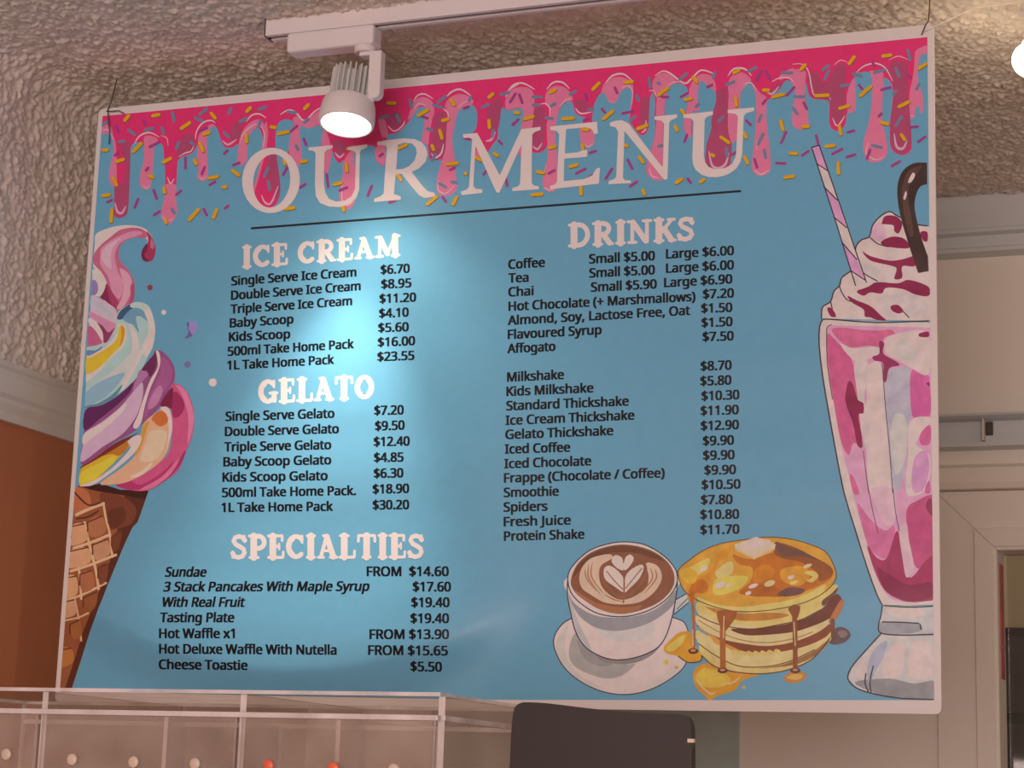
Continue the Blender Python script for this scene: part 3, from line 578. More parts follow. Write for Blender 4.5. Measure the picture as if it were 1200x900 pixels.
a.poly(T2([(350, 195), (533, 176), (536, 222), (522, 225), (512, 205), (490, 198), (412, 205), (407, 300), (455, 296), (472, 290), (495, 285), (494, 312), (475, 315), (405, 320), (403, 408), (485, 400), (515, 385), (530, 360), (545, 355), (540, 418), (350, 440), (348, 428), (370, 420), (376, 410), (385, 225), (375, 212), (350, 208)]), WH, False)
a.poly(T2([(583, 180), (606, 172), (630, 170), (655, 182), (785, 350), (790, 350), (795, 185), (785, 172), (757, 168), (756, 156), (845, 147), (846, 160), (822, 170), (815, 180), (808, 400), (795, 403), (640, 212), (634, 395), (642, 405), (665, 405), (666, 416), (578, 420), (578, 408), (600, 400), (608, 390), (615, 215), (605, 198), (583, 193)]), WH, False)
a.poly(T2([(870, 148), (985, 135), (986, 148), (960, 158), (953, 168), (950, 310), (955, 334), (968, 352), (992, 362), (1030, 358), (1060, 342), (1074, 312), (1077, 290), (1083, 155), (1072, 145), (1043, 142), (1043, 130), (1146, 120), (1147, 133), (1115, 143), (1106, 155), (1100, 300), (1094, 330), (1078, 358), (1050, 379), (1025, 388), (1000, 393), (970, 392), (942, 384), (918, 364), (907, 340), (905, 315), (910, 175), (900, 163), (870, 160)]), WH, False)
a.build(sheet_o, 'pale serif title reading OUR MENU')
a = Art('rule_line', 5, 0.0); a.line([(295, 267.6), (867.5, 224)], 2.6, (34, 36, 42), False); a.build(sheet_o, 'thin black rule under the title')

# ---- section headings: heavy slab letters drawn as strokes (unit height)
def arc(cx, cy, rx, ry, a0, a1, n=10): return [(cx + rx * math.cos(math.radians(a0 + (a1 - a0) * k / n)), cy + ry * math.sin(math.radians(a0 + (a1 - a0) * k / n))) for k in range(n + 1)]
ST, TH, SF = 0.27, 0.15, 0.125
def ser(x0, x1, y): return ([(x0 + 0.02, y), (x1 - 0.02, y)], SF)
b0, t0 = 0.065, 0.935
GL = {
 'I': (0.46, [([(0.23, b0), (0.23, t0)], ST), ser(0.07, 0.39, b0), ser(0.07, 0.39, t0)]),
 'C': (0.78, [(arc(0.42, 0.5, 0.31, 0.41, 48, 312, 16), 0.19), (arc(0.42, 0.5, 0.29, 0.36, 120, 240, 8), 0.22), ([(0.66, 0.66), (0.66, 0.93)], 0.10)]),
 'E': (0.74, [([(0.24, b0), (0.24, t0)], ST), ([(0.07, t0), (0.60, t0)], SF), ([(0.07, b0), (0.62, b0)], SF), ([(0.24, 0.51), (0.48, 0.51)], SF), ([(0.61, 0.93), (0.61, 0.74)], 0.11), ([(0.64, 0.07), (0.65, 0.28)], 0.11), ([(0.49, 0.40), (0.49, 0.62)], 0.09)]),
 'R': (0.84, [([(0.24, b0), (0.24, t0)], ST), ser(0.07, 0.40, b0), ([(0.07, t0), (0.44, t0)], SF), (arc(0.40, 0.70, 0.24, 0.23, 90, -90, 10), 0.19), ([(0.26, 0.47), (0.42, 0.47)], SF), ([(0.44, 0.46), (0.66, 0.10)], 0.22), ser(0.62, 0.80, b0)]),
 'A': (0.86, [([(0.17, 0.08), (0.40, 0.92)], 0.15), ([(0.40, 0.90), (0.67, 0.08)], 0.23), ([(0.27, 0.33), (0.58, 0.33)], 0.12), ser(0.05, 0.29, b0), ser(0.53, 0.82, b0), ([(0.28, t0), (0.44, t0)], SF)]),
 'M': (1.10, [([(0.20, b0), (0.23, t0)], 0.15), ([(0.24, 0.88), (0.53, 0.16)], 0.22), ([(0.53, 0.16), (0.82, 0.90)], 0.13), ([(0.86, b0), (0.84, t0)], ST), ser(0.05, 0.35, b0), ser(0.70, 1.03, b0), ([(0.06, t0), (0.26, t0)], SF), ([(0.84, t0), (1.02, t0)], SF)]),
 'G': (0.86, [(arc(0.43, 0.5, 0.31, 0.41, 48, 330, 16), 0.19), (arc(0.43, 0.5, 0.29, 0.36, 120, 240, 8), 0.22), ([(0.69, 0.12), (0.69, 0.42)], 0.20), ([(0.52, 0.43), (0.80, 0.43)], SF), ([(0.68, 0.67), (0.68, 0.92)], 0.10)]),
 'L': (0.72, [([(0.24, b0), (0.24, t0)], ST), ser(0.07, 0.41, t0), ([(0.07, b0), (0.62, b0)], SF), ([(0.64, 0.07), (0.65, 0.32)], 0.11)]),
 'T': (0.82, [([(0.41, b0), (0.41, t0)], ST), ([(0.10, t0), (0.72, t0)], SF), ([(0.09, 0.92), (0.08, 0.70)], 0.11), ([(0.73, 0.92), (0.74, 0.70)], 0.11), ser(0.25, 0.57, b0)]),
 'O': (0.86, [(arc(0.43, 0.5, 0.31, 0.41, 0, 360, 22), 0.19), (arc(0.43, 0.5, 0.29, 0.34, 130, 230, 8), 0.22), (arc(0.43, 0.5, 0.29, 0.34, -50, 50, 8), 0.22)]),
 'S': (0.70, [([(0.58, 0.76), (0.50, 0.88), (0.35, 0.92), (0.20, 0.87), (0.14, 0.74), (0.22, 0.60), (0.38, 0.51), (0.53, 0.41), (0.57, 0.26), (0.49, 0.12), (0.33, 0.07), (0.18, 0.11), (0.10, 0.24)], 0.19), ([(0.58, 0.70), (0.57, 0.93)], 0.10), ([(0.10, 0.07), (0.10, 0.30)], 0.10)]),
 'P': (0.76, [([(0.24, b0), (0.24, t0)], ST), ser(0.07, 0.43, b0), ([(0.07, t0), (0.42, t0)], SF), (arc(0.40, 0.68, 0.26, 0.25, 90, -90, 10), 0.19), ([(0.26, 0.43), (0.42, 0.43)], SF)]),
 'D': (0.88, [([(0.24, b0), (0.24, t0)], ST), ([(0.07, t0), (0.40, t0)], SF), ([(0.07, b0), (0.40, b0)], SF), (arc(0.39, 0.5, 0.35, 0.43, 90, -90, 14), 0.19)]),
 'N': (0.94, [([(0.20, b0), (0.20, t0)], 0.15), ([(0.22, 0.90), (0.70, 0.10)], 0.23), ([(0.74, b0), (0.74, t0)], 0.15), ser(0.05, 0.36, b0), ([(0.05, t0), (0.26, t0)], SF), ser(0.58, 0.90, t0)]),
 'K': (0.88, [([(0.24, b0), (0.24, t0)], ST), ser(0.07, 0.41, b0), ser(0.07, 0.41, t0), ([(0.36, 0.44), (0.68, 0.90)], 0.14), ([(0.44, 0.55), (0.70, 0.08)], 0.23), ser(0.56, 0.83, t0), ser(0.60, 0.86, b0)]),
 ' ': (0.34, [])}
PK = (236, 196, 184)
def heading(name, text, pl, pr, cap, label):
    wtot = sum(GL[c][0] for c in text) - 0.12
    ux, uy = (pr[0] - pl[0]) / wtot, (pr[1] - pl[1]) / wtot
    a = Art(name, 5, 0.01); x = -0.06
    for c in text:
        for pts, wd in GL[c][1]:
            # stroke widths follow the letter's own horizontal/vertical scale
            q = [(pl[0] + (x + p[0]) * ux, pl[1] + (x + p[0]) * uy - cap * p[1]) for p in pts]
            horiz = abs(pts[-1][1] - pts[0][1]) < 0.05 and len(pts) == 2
            a.line(q, wd * (cap if horiz else (abs(ux) + cap) / 2), PK, False)
        x += GL[c][0]
    return a.build(sheet_o, label)
heading('heading_lettering', 'ICE CREAM', (284.5, 314.5), (468.5, 300.5), 26, 'pale pink slab heading ICE CREAM')
heading('heading_lettering', 'GELATO', (303.5, 473.5), (437.5, 467.5), 28.5, 'pale pink slab heading GELATO')
heading('heading_lettering', 'SPECIALTIES', (271.5, 655.3), (496, 654.6), 29, 'pale pink slab heading SPECIALTIES')
heading('heading_lettering', 'DRINKS', (667, 290), (813, 281.8), 28, 'pale pink slab heading DRINKS')

# ---- price lists
fc = bpy.data.curves.new('lettering_font', 'FONT'); fo = bpy.data.objects.new('lettering_font', fc); COL.objects.link(fo)
fc.resolution_u = 3; fc.offset = 0.0; fc.fill_mode = 'BOTH'
try: fc.font = bpy.data.fonts.load(bpy.utils.resource_path('LOCAL') + '/datafiles/fonts/NotoSansHebrew-Regular.woff2')
except Exception: pass
def text_mesh(s):
    fc.body = s; dg = bpy.context.evaluated_depsgraph_get(); dg.update()
    me = fo.evaluated_get(dg).to_mesh()
    v = np.zeros(len(me.vertices) * 3); me.vertices.foreach_get('co', v); v = v.reshape(-1, 3)[:, :2].copy()
    f = [tuple(p.vertices) for p in me.polygons]; fo.evaluated_get(dg).to_mesh_clear()
    return v, f
capv, _ = text_mesh('H'); CAPH = capv[:, 1].max()
INKK = (14, 14, 18); BOLD = 0.66
def lettering(name, rows, cap, label):
    """every printed row and every price is a piece of its own"""
    for row in rows:
        V = []; Fc = []
        s, (x0, y0), (x1, y1) = row[:3]; sl = row[3] if len(row) > 3 else 0.0
        v, f = text_mesh(s); lo, hi = v[:, 0].min(), v[:, 0].max()
        for kk, (ex, ey) in enumerate(((0, 0), (BOLD, BOLD * 0.45), (-BOLD, BOLD * 0.45), (BOLD, -BOLD * 0.45), (-BOLD, -BOLD * 0.45), (BOLD, 0), (-BOLD, 0))):   # heavy weight
            base = len(V)
            for p in v:
                t = (p[0] - lo) / (hi - lo); h = p[1] / CAPH * cap + ey
                x, z = S((x0 + 0.3 + (x1 - x0 - 0.6) * t + sl * h + ex, y0 + (y1 - y0) * t - h)); V.append((x, -0.0001 - LAYER * (10 + 2 * kk), z))
            Fc += [tuple(base + i for i in q) for q in f]
        nm = 'price_lettering' if '$' in s else 'item_lettering'
        me = bpy.data.meshes.new(nm); me.from_pydata(V, [], Fc)
        o = link(nm, me, ink_mat(INKK, 0.0), sheet_o)
        bm = bmesh.new(); bm.from_mesh(me)
        for q in bm.faces:
            q.normal_update()
            if q.normal.y > 0: q.normal_flip()
        bm.to_mesh(me); bm.free()
lettering('item_lettering', [
 ('Single Serve Ice Cream', (271.3, 334.5), (417.5, 323.8)), ('Double Serve Ice Cream', (271, 351.3), (422.5, 340)), ('Triple Serve Ice Cream', (270.5, 367.5), (412.5, 357.5)),
 ('Baby Scoop', (269.5, 383.8), (343.8, 378.8)), ('Kids Scoop', (268.5, 400), (340, 396.3)), ('500ml Take Home Pack', (267, 417), (414.5, 408)), ('1L Take Home Pack', (266.5, 433.3), (391.3, 426.3)),
 ('$6.70', (446.3, 321.3), (480, 319.5)), ('$8.95', (447, 338.3), (482, 336.5)), ('$11.20', (445, 355.3), (487.5, 353.3)), ('$4.10', (444.5, 372.5), (478.8, 370.8)), ('$5.60', (443.5, 389.3), (478.8, 388)), ('$16.00', (443, 406.3), (486.3, 404.3)), ('$23.55', (442.5, 423.3), (485.5, 421.5))],
 10.3, 'black ice cream price list')
lettering('item_lettering', [
 ('Single Serve Gelato', (264.5, 493.3), (391.8, 489.5)), ('Double Serve Gelato', (263.8, 511), (397, 507.5)), ('Triple Serve Gelato', (263, 529), (388, 526.3)), ('Baby Scoop Gelato', (262, 546.5), (388, 544)),
 ('Kids Scoop Gelato', (261, 564.5), (383.8, 562.5)), ('500ml Take Home Pack.', (260.3, 582.5), (417, 580)), ('1L Take Home Pack', (259.8, 600), (390, 598.5)),
 ('$7.20', (438.8, 486.3), (473, 485.5)), ('$9.50', (439.8, 504.5), (474, 503.3)), ('$12.40', (438.3, 523), (480, 522)), ('$4.85', (438.5, 541.5), (472.8, 540.8)), ('$6.30', (438.3, 560), (472.5, 559.3)), ('$18.90', (437, 578.5), (479.3, 577.5)), ('$30.20', (437, 597), (479.3, 596.5))],
 10.6, 'black gelato price list')
lettering('item_lettering', [
 ('Sundae', (193.3, 675.7), (241, 675.7), 0.18), ('3 Stack Pancakes With Maple Syrup', (191.3, 693), (432, 692.3), 0.18), ('With Real Fruit', (189, 711), (286, 711), 0.18), ('Tasting Plate', (187.3, 729), (274, 729), 0.08),
 ('Hot Waffle x1', (186.7, 747.7), (275, 747.7)), ('Hot Deluxe Waffle With Nutella', (186.7, 765.7), (394.3, 767)), ('Cheese Toastie', (186.3, 784), (290, 785)),
 ('FROM  $14.60', (430, 675), (525.7, 675)), ('$17.60', (484, 693), (528.3, 693)), ('$19.40', (482.3, 711.3), (526.7, 711.3)), ('$19.40', (481.3, 730), (526, 730)), ('FROM $13.90', (433.3, 748.7), (526, 748.7)), ('FROM $15.65', (431.7, 767.3), (524.7, 768)), ('$5.50', (481.3, 786.3), (517.7, 787))],
 11.0, 'black specialties price list')
lettering('item_lettering', [
 ('Coffee', (595.9, 315.2), (638.5, 312.5)), ('Tea', (596.1, 331.2), (619.3, 330.1)), ('Chai', (595.9, 347.5), (625.2, 345.9)), ('Hot Chocolate (+ Marshmallows)', (596.1, 364.3), (814.8, 352.5)),
 ('Almond, Soy, Lactose Free, Oat', (595.3, 380.8), (808.7, 368.8)), ('Flavoured Syrup', (595.3, 397.3), (704.9, 391.5)), ('Affogato', (594.8, 413.9), (650.8, 410.9)),
 ('Small $5.00', (690.5, 308.8), (767.3, 304.8)), ('Large $6.00', (780.7, 302.9), (859.9, 298.7)), ('Small $5.00', (690.8, 325.3), (767.3, 321.3)), ('Large $6.00', (780.7, 319.7), (859.9, 315.5)), ('Small $5.90', (692.7, 341.9), (769.5, 337.9)), ('Large $6.90', (778.5, 336.5), (858, 332)),
 ('$7.20', (823.9, 350.1), (859.9, 348.5)), ('$1.50', (822, 366.7), (858, 365.3)), ('$1.50', (822.3, 383.5), (858.3, 381.9)), ('$7.50', (823.6, 400), (859.6, 398.7))],
 10.6, 'black hot drinks price list')
lettering('item_lettering', [
 ('Milkshake', (594.5, 447.3), (660.7, 444.1)), ('Kids Milkshake', (593.7, 464.1), (695.3, 459.6)), ('Standard Thickshake', (593.5, 480.9), (736.7, 475.1)), ('Ice Cream Thickshake', (592.7, 498), (743.3, 491.6)), ('Gelato Thickshake', (592.4, 514.5), (718.5, 509.7)),
 ('Iced Coffee', (591.9, 531.6), (668.1, 529.2)), ('Iced Chocolate', (591.3, 548.7), (692.7, 545.2)), ('Frappe (Chocolate / Coffee)', (590.8, 565.5), (778.8, 559.3)), ('Smoothie', (590.5, 582.5), (654.8, 580.7)), ('Spiders', (590.3, 599.6), (641.5, 598.3)), ('Fresh Juice', (590.5, 616.7), (668.7, 614.5)), ('Protein Shake', (590.8, 633.7), (684.7, 631.1)),
 ('$8.70', (821.2, 434.5), (857.2, 432.9)), ('$5.80', (820.9, 451.9), (856.9, 450.5)), ('$10.30', (822.3, 469.5), (866.3, 467.6)), ('$11.90', (821.2, 486.8), (865.5, 485.2)), ('$12.90', (821.5, 504.4), (865.7, 502.8)), ('$9.90', (823.9, 522), (859.9, 520.9)), ('$9.90', (824.1, 539.1), (860.7, 538)), ('$9.90', (825.7, 556.4), (862.3, 555.3)), ('$10.50', (822.5, 573.5), (867.6, 572.4)), ('$7.80', (821.7, 591.1), (858.3, 590.3)), ('$10.80', (820.9, 608.4), (866, 607.6)), ('$11.70', (820.9, 626.3), (866.3, 625.2))],
 10.7, 'black cold drinks price list')
bpy.data.objects.remove(fo)
# ---- ice cream cone picture
I1 = Crop(80, 250, 5.294); I2 = Crop(80, 410, 5.0); C = Crop(60, 560, 3.458)
a = Art('cone_picture', 2, 0.06)
P = lambda cr, c, pts, sm=True: a.poly(cr(pts), c, sm)
P(C, (150, 82, 52), [(108, 30), (150, 35), (200, 22), (280, 48), (395, 52), (375, 110), (350, 180), (330, 200), (270, 330), (200, 510), (170, 570), (130, 710), (80, 868), (10, 868), (20, 650), (40, 400), (60, 180)], False)
P(C, (92, 46, 34), [(290, 50), (395, 52), (375, 110), (350, 180), (330, 200), (300, 262), (235, 420), (195, 520), (158, 620), (124, 728), (80, 858), (55, 856), (100, 720), (130, 620), (180, 500), (240, 330), (270, 200), (310, 120)], False)
P(C, (66, 32, 26), [(108, 30), (150, 34), (200, 22), (280, 48), (395, 52), (380, 86), (300, 72), (220, 60), (160, 48)], False)
P(C, (122, 62, 44), [(200, 60), (300, 80), (345, 130), (320, 190), (240, 200), (210, 120)])
P(C, (188, 104, 70), [(80, 48), (138, 46), (160, 88), (150, 125), (80, 140)])
RIDGE = (226, 168, 130)
for pts, wd in (([(102, 150), (150, 128), (212, 104)], 3.6), ([(92, 284), (160, 262), (238, 230)], 3.2), ([(80, 378), (160, 352), (262, 312)], 3.2), ([(62, 494), (120, 476), (222, 426)], 2.6), ([(135, 180), (155, 270), (180, 370), (192, 450)], 3.0), ([(212, 104), (222, 165), (238, 230), (248, 320)], 2.6), ([(100, 300), (115, 390), (122, 490)], 2.8), ([(55, 578), (110, 566), (150, 548)], 2.2), ([(95, 490), (112, 570), (122, 660)], 2.2)):
    a.line(C(pts), wd, RIDGE, taper=False)
for q, c in (([(80, 197), (132, 186), (148, 250), (70, 274)], (214, 150, 112)), ([(148, 180), (205, 155), (222, 218), (162, 240)], (178, 108, 74)), ([(70, 298), (146, 282), (158, 342), (60, 366)], (212, 150, 112)), ([(168, 272), (224, 250), (240, 304), (182, 334)], (196, 134, 102)), ([(116, 392), (162, 376), (176, 440), (128, 462)], (172, 102, 70)), ([(60, 404), (100, 398), (106, 470), (50, 482)], (212, 150, 108)), ([(190, 366), (228, 348), (226, 408), (198, 432)], (128, 68, 48)), ([(40, 502), (92, 494), (100, 552), (35, 566)], (210, 150, 110)), ([(130, 488), (184, 462), (180, 520), (146, 544)], (148, 84, 52)), ([(76, 594), (114, 576), (124, 636), (92, 652)], (164, 96, 56)), ([(20, 696), (80, 690), (88, 748), (20, 768)], (182, 110, 58)), ([(232, 140), (290, 120), (300, 170), (245, 210)], (104, 52, 38)), ([(245, 240), (285, 215), (275, 280), (250, 300)], (118, 62, 42))):
    P(C, c, q)
    a.line(C([(q[0][0], q[0][1] + (q[3][1] - q[0][1]) * 0.6), q[0], q[1]]), 1.8, (104, 54, 38), False)
for pts in ([(104, 165), (150, 158), (190, 135)], [(96, 60), (150, 110), (200, 100)]): a.line(C(pts), 2.0, (92, 46, 32))
a.build(sheet_o, 'brown waffle cone print')

a = Art('ice_cream_picture', 60, 0.05)
P(I1, (222, 196, 196), [(172, 130), (240, 95), (330, 75), (420, 78), (490, 105), (530, 170), (542, 230), (525, 290), (480, 300), (455, 270), (460, 225), (490, 180), (480, 155), (420, 150), (350, 175), (315, 225), (320, 290), (370, 350), (405, 410), (413, 480), (400, 550), (370, 590), (310, 610), (250, 570), (200, 510), (190, 480), (230, 440), (215, 400), (160, 340), (157, 300), (165, 190)])
P(I1, (196, 96, 124), [(157, 260), (200, 200), (260, 150), (330, 100), (430, 90), (490, 120), (480, 155), (420, 150), (350, 175), (315, 225), (320, 290), (370, 350), (405, 410), (413, 480), (400, 550), (370, 590), (310, 610), (270, 590), (230, 540), (215, 500), (240, 440), (210, 370), (157, 310)])
P(I1, (214, 138, 160), [(210, 210), (300, 150), (400, 110), (460, 120), (430, 140), (350, 165), (305, 210), (290, 270), (310, 360), (340, 430), (335, 500), (310, 530), (270, 480), (250, 400), (200, 320), (200, 250)])
P(I1, (224, 166, 180), [(225, 215), (290, 170), (330, 150), (280, 210), (265, 270), (268, 340), (240, 330), (205, 270)])
P(I1, (136, 42, 74), [(235, 440), (260, 470), (270, 520), (300, 570), (290, 600), (240, 550), (200, 515)])
P(I1, (168, 62, 96), [(240, 450), (280, 500), (320, 560), (350, 600), (300, 590), (265, 560)])
P(I1, (222, 152, 168), [(320, 340), (370, 370), (395, 420), (390, 480), (370, 540), (330, 590), (300, 590), (330, 530), (345, 460), (330, 390)])
P(I1, (180, 76, 106), [(405, 430), (413, 490), (400, 550), (360, 595), (390, 520), (385, 460)])
P(I1, (168, 54, 88), [(490, 110), (530, 170), (542, 230), (525, 290), (480, 300), (455, 270), (460, 225), (492, 185), (495, 150)])
P(I1, (118, 36, 72), [(460, 225), (492, 185), (490, 230), (470, 260), (500, 295), (470, 295), (455, 270)])
P(I1, (198, 100, 126), [(515, 160), (535, 190), (530, 220), (510, 210)])
P(I1, (216, 202, 208), [(156, 345), (215, 395), (235, 440), (200, 515), (147, 490), (150, 400)])
P(I1, (148, 120, 164), [(150, 415), (180, 430), (185, 480), (165, 508), (147, 495)])
P(I1, (206, 172, 184), [(145, 510), (200, 530), (280, 580), (303, 620), (300, 690), (285, 750), (220, 810), (150, 825), (122, 815), (130, 680), (138, 600)])
P(I1, (184, 176, 188), [(142, 540), (200, 560), (260, 610), (270, 650), (200, 590), (140, 565)])
P(I1, (206, 132, 158), [(134, 610), (200, 640), (260, 670), (300, 690), (275, 740), (230, 800), (205, 700), (134, 640)])
P(I1, (146, 58, 90), [(180, 680), (215, 700), (250, 740), (290, 710), (240, 800), (215, 790), (215, 740)])
P(I1, (192, 92, 124), [(126, 700), (170, 730), (200, 780), (210, 805), (150, 825), (122, 815)])
P(I1, (228, 200, 202), [(133, 650), (180, 680), (215, 750), (215, 800), (190, 750), (128, 680)])
PP = lambda c, pts: a.poly(pts, c)
PP((172, 198, 208), I1([(303, 640), (320, 600), (390, 560), (440, 550), (500, 575), (530, 650), (540, 740), (525, 830), (500, 880)]) + I2([(400, 170), (320, 240), (200, 320), (150, 348), (103, 350), (106, 180), (110, 10)]) + I1([(120, 830), (220, 810), (285, 750)]))
P(I1, (66, 88, 118), [(305, 640), (330, 600), (385, 565), (400, 600), (350, 650), (310, 660)])
P(I1, (114, 148, 168), [(340, 650), (400, 590), (460, 600), (500, 660), (505, 680), (450, 640), (420, 650), (440, 740), (400, 690), (370, 680)])
P(I1, (216, 216, 220), [(500, 590), (530, 650), (540, 740), (520, 840), (480, 890), (460, 830), (490, 760), (500, 690), (470, 600)])
P(I1, (190, 190, 206), [(390, 560), (440, 550), (500, 575), (480, 595), (430, 580), (390, 585)])
P(I1, (222, 216, 220), [(375, 685), (420, 740), (440, 820), (425, 900), (390, 900), (400, 800), (390, 740)])
PP((228, 208, 204), I1([(310, 690), (350, 690), (365, 740), (350, 810), (310, 860), (240, 920)]) + I2([(200, 110), (112, 185), (106, 150)]) + I1([(120, 880), (200, 850), (270, 790), (310, 730)]))
PP((228, 174, 52), I1([(320, 700), (345, 700), (350, 760), (330, 820), (280, 870)]) + I2([(200, 90), (112, 142), (106, 55)]) + I1([(150, 890), (250, 830), (300, 780)]))
P(I1, (204, 140, 36), [(330, 700), (352, 720), (345, 780), (320, 830), (330, 760)])
P(I1, (110, 126, 158), [(120, 850), (170, 850), (210, 825), (200, 845), (140, 880), (118, 880)])
P(I2, (202, 208, 214), [(115, 230), (200, 170), (300, 90), (380, 5), (420, 5), (390, 100), (330, 190), (300, 210), (330, 130), (250, 200), (120, 240)])
P(I2, (142, 168, 184), [(107, 250), (180, 190), (300, 140), (330, 150), (240, 260), (160, 310), (104, 325)])
P(I2, (96, 132, 148), [(104, 330), (180, 310), (260, 260), (320, 200), (280, 270), (190, 330), (104, 345)])
P(I2, (218, 208, 214), [(330, 180), (400, 60), (420, 5), (440, 10), (400, 100), (340, 210), (310, 240)])
P(I2, (150, 76, 122), [(102, 350), (200, 322), (300, 262), (400, 165), (490, 50), (505, 8), (545, 5), (600, 60), (625, 120), (615, 200), (540, 330), (450, 420), (370, 490), (270, 545), (150, 640), (74, 668), (92, 480)])
P(I2, (96, 38, 82), [(103, 352), (200, 324), (300, 264), (380, 190), (360, 250), (280, 330), (190, 400), (96, 472)])
P(I2, (110, 42, 78), [(420, 130), (490, 40), (520, 20), (515, 100), (480, 160), (460, 120)])
P(I2, (206, 162, 192), [(96, 490), (200, 420), (300, 340), (370, 260), (430, 190), (440, 250), (420, 340), (380, 420), (310, 500), (200, 570), (78, 658), (86, 560)])
P(I2, (224, 198, 212), [(97, 487), (200, 430), (300, 345), (340, 310), (330, 350), (240, 440), (150, 510), (88, 555)])
P(I2, (166, 86, 132), [(545, 40), (590, 70), (610, 130), (600, 190), (560, 240), (520, 300), (480, 350), (450, 400), (460, 310), (500, 220), (540, 130)])
P(I2, (192, 122, 158), [(530, 210), (555, 240), (520, 320), (470, 350), (480, 290)])
P(I2, (176, 112, 152), [(420, 120), (470, 140), (440, 180), (380, 240), (400, 170)])
P(I2, (230, 202, 208), [(515, 8), (535, 20), (540, 80), (520, 140), (480, 230), (450, 330), (430, 420), (405, 460), (380, 450), (410, 380), (440, 290), (480, 180), (525, 100)])
P(I2, (202, 82, 122), [(610, 200), (660, 210), (710, 270), (740, 390), (725, 510), (690, 600), (650, 700), (580, 760), (480, 820), (380, 825), (280, 795), (360, 760), (480, 690), (580, 620), (610, 500), (600, 350), (540, 330), (580, 270)])
P(I2, (126, 34, 62), [(540, 320), (610, 220), (615, 300), (620, 345), (590, 340)])
P(I2, (160, 46, 90), [(615, 260), (640, 250), (680, 310), (670, 370), (630, 400), (610, 370)])
P(I2, (226, 118, 152), [(630, 205), (690, 245), (735, 370), (735, 430), (715, 520), (700, 550), (705, 450), (700, 370), (670, 270)])
P(I2, (164, 46, 94), [(690, 590), (665, 660), (600, 740), (520, 800), (560, 760), (630, 690), (670, 610)])
P(I2, (182, 54, 102), [(285, 785), (350, 760), (430, 790), (560, 710), (620, 650), (570, 740), (480, 800), (380, 822), (300, 805)])
P(I2, (226, 112, 144), [(420, 820), (540, 750), (610, 680), (650, 640), (600, 730), (500, 805)])
P(I2, (230, 162, 128), [(440, 440), (500, 380), (560, 345), (600, 390), (605, 480), (580, 600), (500, 690), (360, 770), (250, 790), (190, 780), (330, 680), (400, 600)])
P(I2, (236, 208, 188), [(540, 340), (580, 335), (605, 380), (610, 470), (590, 540), (575, 600), (590, 480), (580, 390), (560, 360)])
P(I2, (206, 106, 52), [(490, 400), (530, 360), (570, 370), (585, 420), (540, 450), (500, 420)])
P(I2, (236, 182, 152), [(450, 560), (480, 480), (550, 470), (580, 500), (550, 600), (500, 650), (420, 650)])
P(I2, (232, 194, 170), [(360, 745), (430, 710), (490, 660), (480, 690), (420, 740)])
P(I2, (212, 142, 52), [(440, 450), (475, 420), (450, 500), (420, 590), (390, 620), (425, 520)])
P(I2, (216, 166, 46), [(76, 700), (150, 640), (270, 550), (350, 530), (360, 560), (310, 620), (230, 700), (150, 770), (100, 795), (66, 790)])
P(I2, (234, 188, 62), [(76, 720), (170, 670), (270, 620), (270, 660), (180, 740), (110, 780), (68, 780)])
P(I2, (190, 112, 42), [(200, 620), (270, 560), (350, 540), (345, 580), (300, 620), (260, 610)])
P(I2, (122, 44, 44), [(76, 685), (150, 640), (270, 550), (400, 490), (430, 470), (330, 545), (180, 635), (80, 690)])
P(I2, (234, 208, 192), [(350, 540), (380, 510), (420, 500), (430, 530), (400, 590), (340, 650), (240, 730), (150, 790), (100, 800), (68, 795), (150, 765), (260, 690), (340, 610), (365, 570)])
a.build(sheet_o, 'swirled pastel ice cream print')
for (cr, x, y), r, c in (((I1, 507, 461), 3.3, (146, 62, 78)), ((I1, 593, 614), 2.9, (226, 190, 204)), ((I2, 700, 85), 3.9, (122, 104, 154)), ((I2, 847, 191), 4.7, (240, 204, 210))):
    a = Art('paint_splash', 60, 0.05); a.ell(*cr([(x, y)])[0], r, r, c); a.build(sheet_o)
a = Art('paint_splash', 60, 0.05)
a.poly(I1([(735, 685), (760, 670), (798, 680), (802, 720), (765, 768), (722, 776), (748, 740)]), (152, 132, 182))
a.poly(I1([(735, 685), (752, 676), (748, 720), (770, 760), (722, 776), (746, 742)]), (108, 92, 146))
a.build(sheet_o)

# ---- coffee picture
K_ = Crop(640, 625, 4.5); a = Art('coffee_picture', 2, 0.08); P = lambda cr, c, pts, sm=True: a.poly(cr(pts), c, sm)
OUT = (62, 58, 64)
sau = [(40, 590), (60, 510), (130, 450), (280, 410), (500, 410), (690, 450), (740, 490), (752, 570), (740, 680), (680, 750), (560, 820), (430, 850), (300, 835), (180, 780), (90, 700)]
P(K_, (226, 200, 190), sau)
P(K_, (200, 182, 172), [(50, 600), (75, 530), (120, 480), (100, 560), (110, 660), (180, 750), (300, 820), (180, 775), (95, 695)])
P(K_, (168, 154, 150), [(120, 620), (150, 530), (200, 570), (300, 650), (420, 690), (470, 690), (400, 750), (310, 765), (210, 735), (140, 690)])
P(K_, (150, 138, 136), [(160, 560), (220, 600), (300, 655), (350, 690), (280, 700), (200, 660)])
P(K_, (212, 190, 180), [(520, 810), (640, 730), (735, 640), (735, 690), (670, 750), (580, 805)])
a.line(K_(sau), 1.3, OUT, closed=True)
P(K_, (196, 186, 186), [(680, 352), (740, 318), (752, 360), (680, 425)], False); P(K_, (200, 190, 190), [(688, 205), (725, 178), (716, 232), (692, 256)], False)
for q in ([(680, 352), (740, 318)], [(676, 426), (750, 366)], [(688, 206), (726, 178)], [(692, 256), (708, 240)]): a.line(K_(q), 1.3, OUT, False)
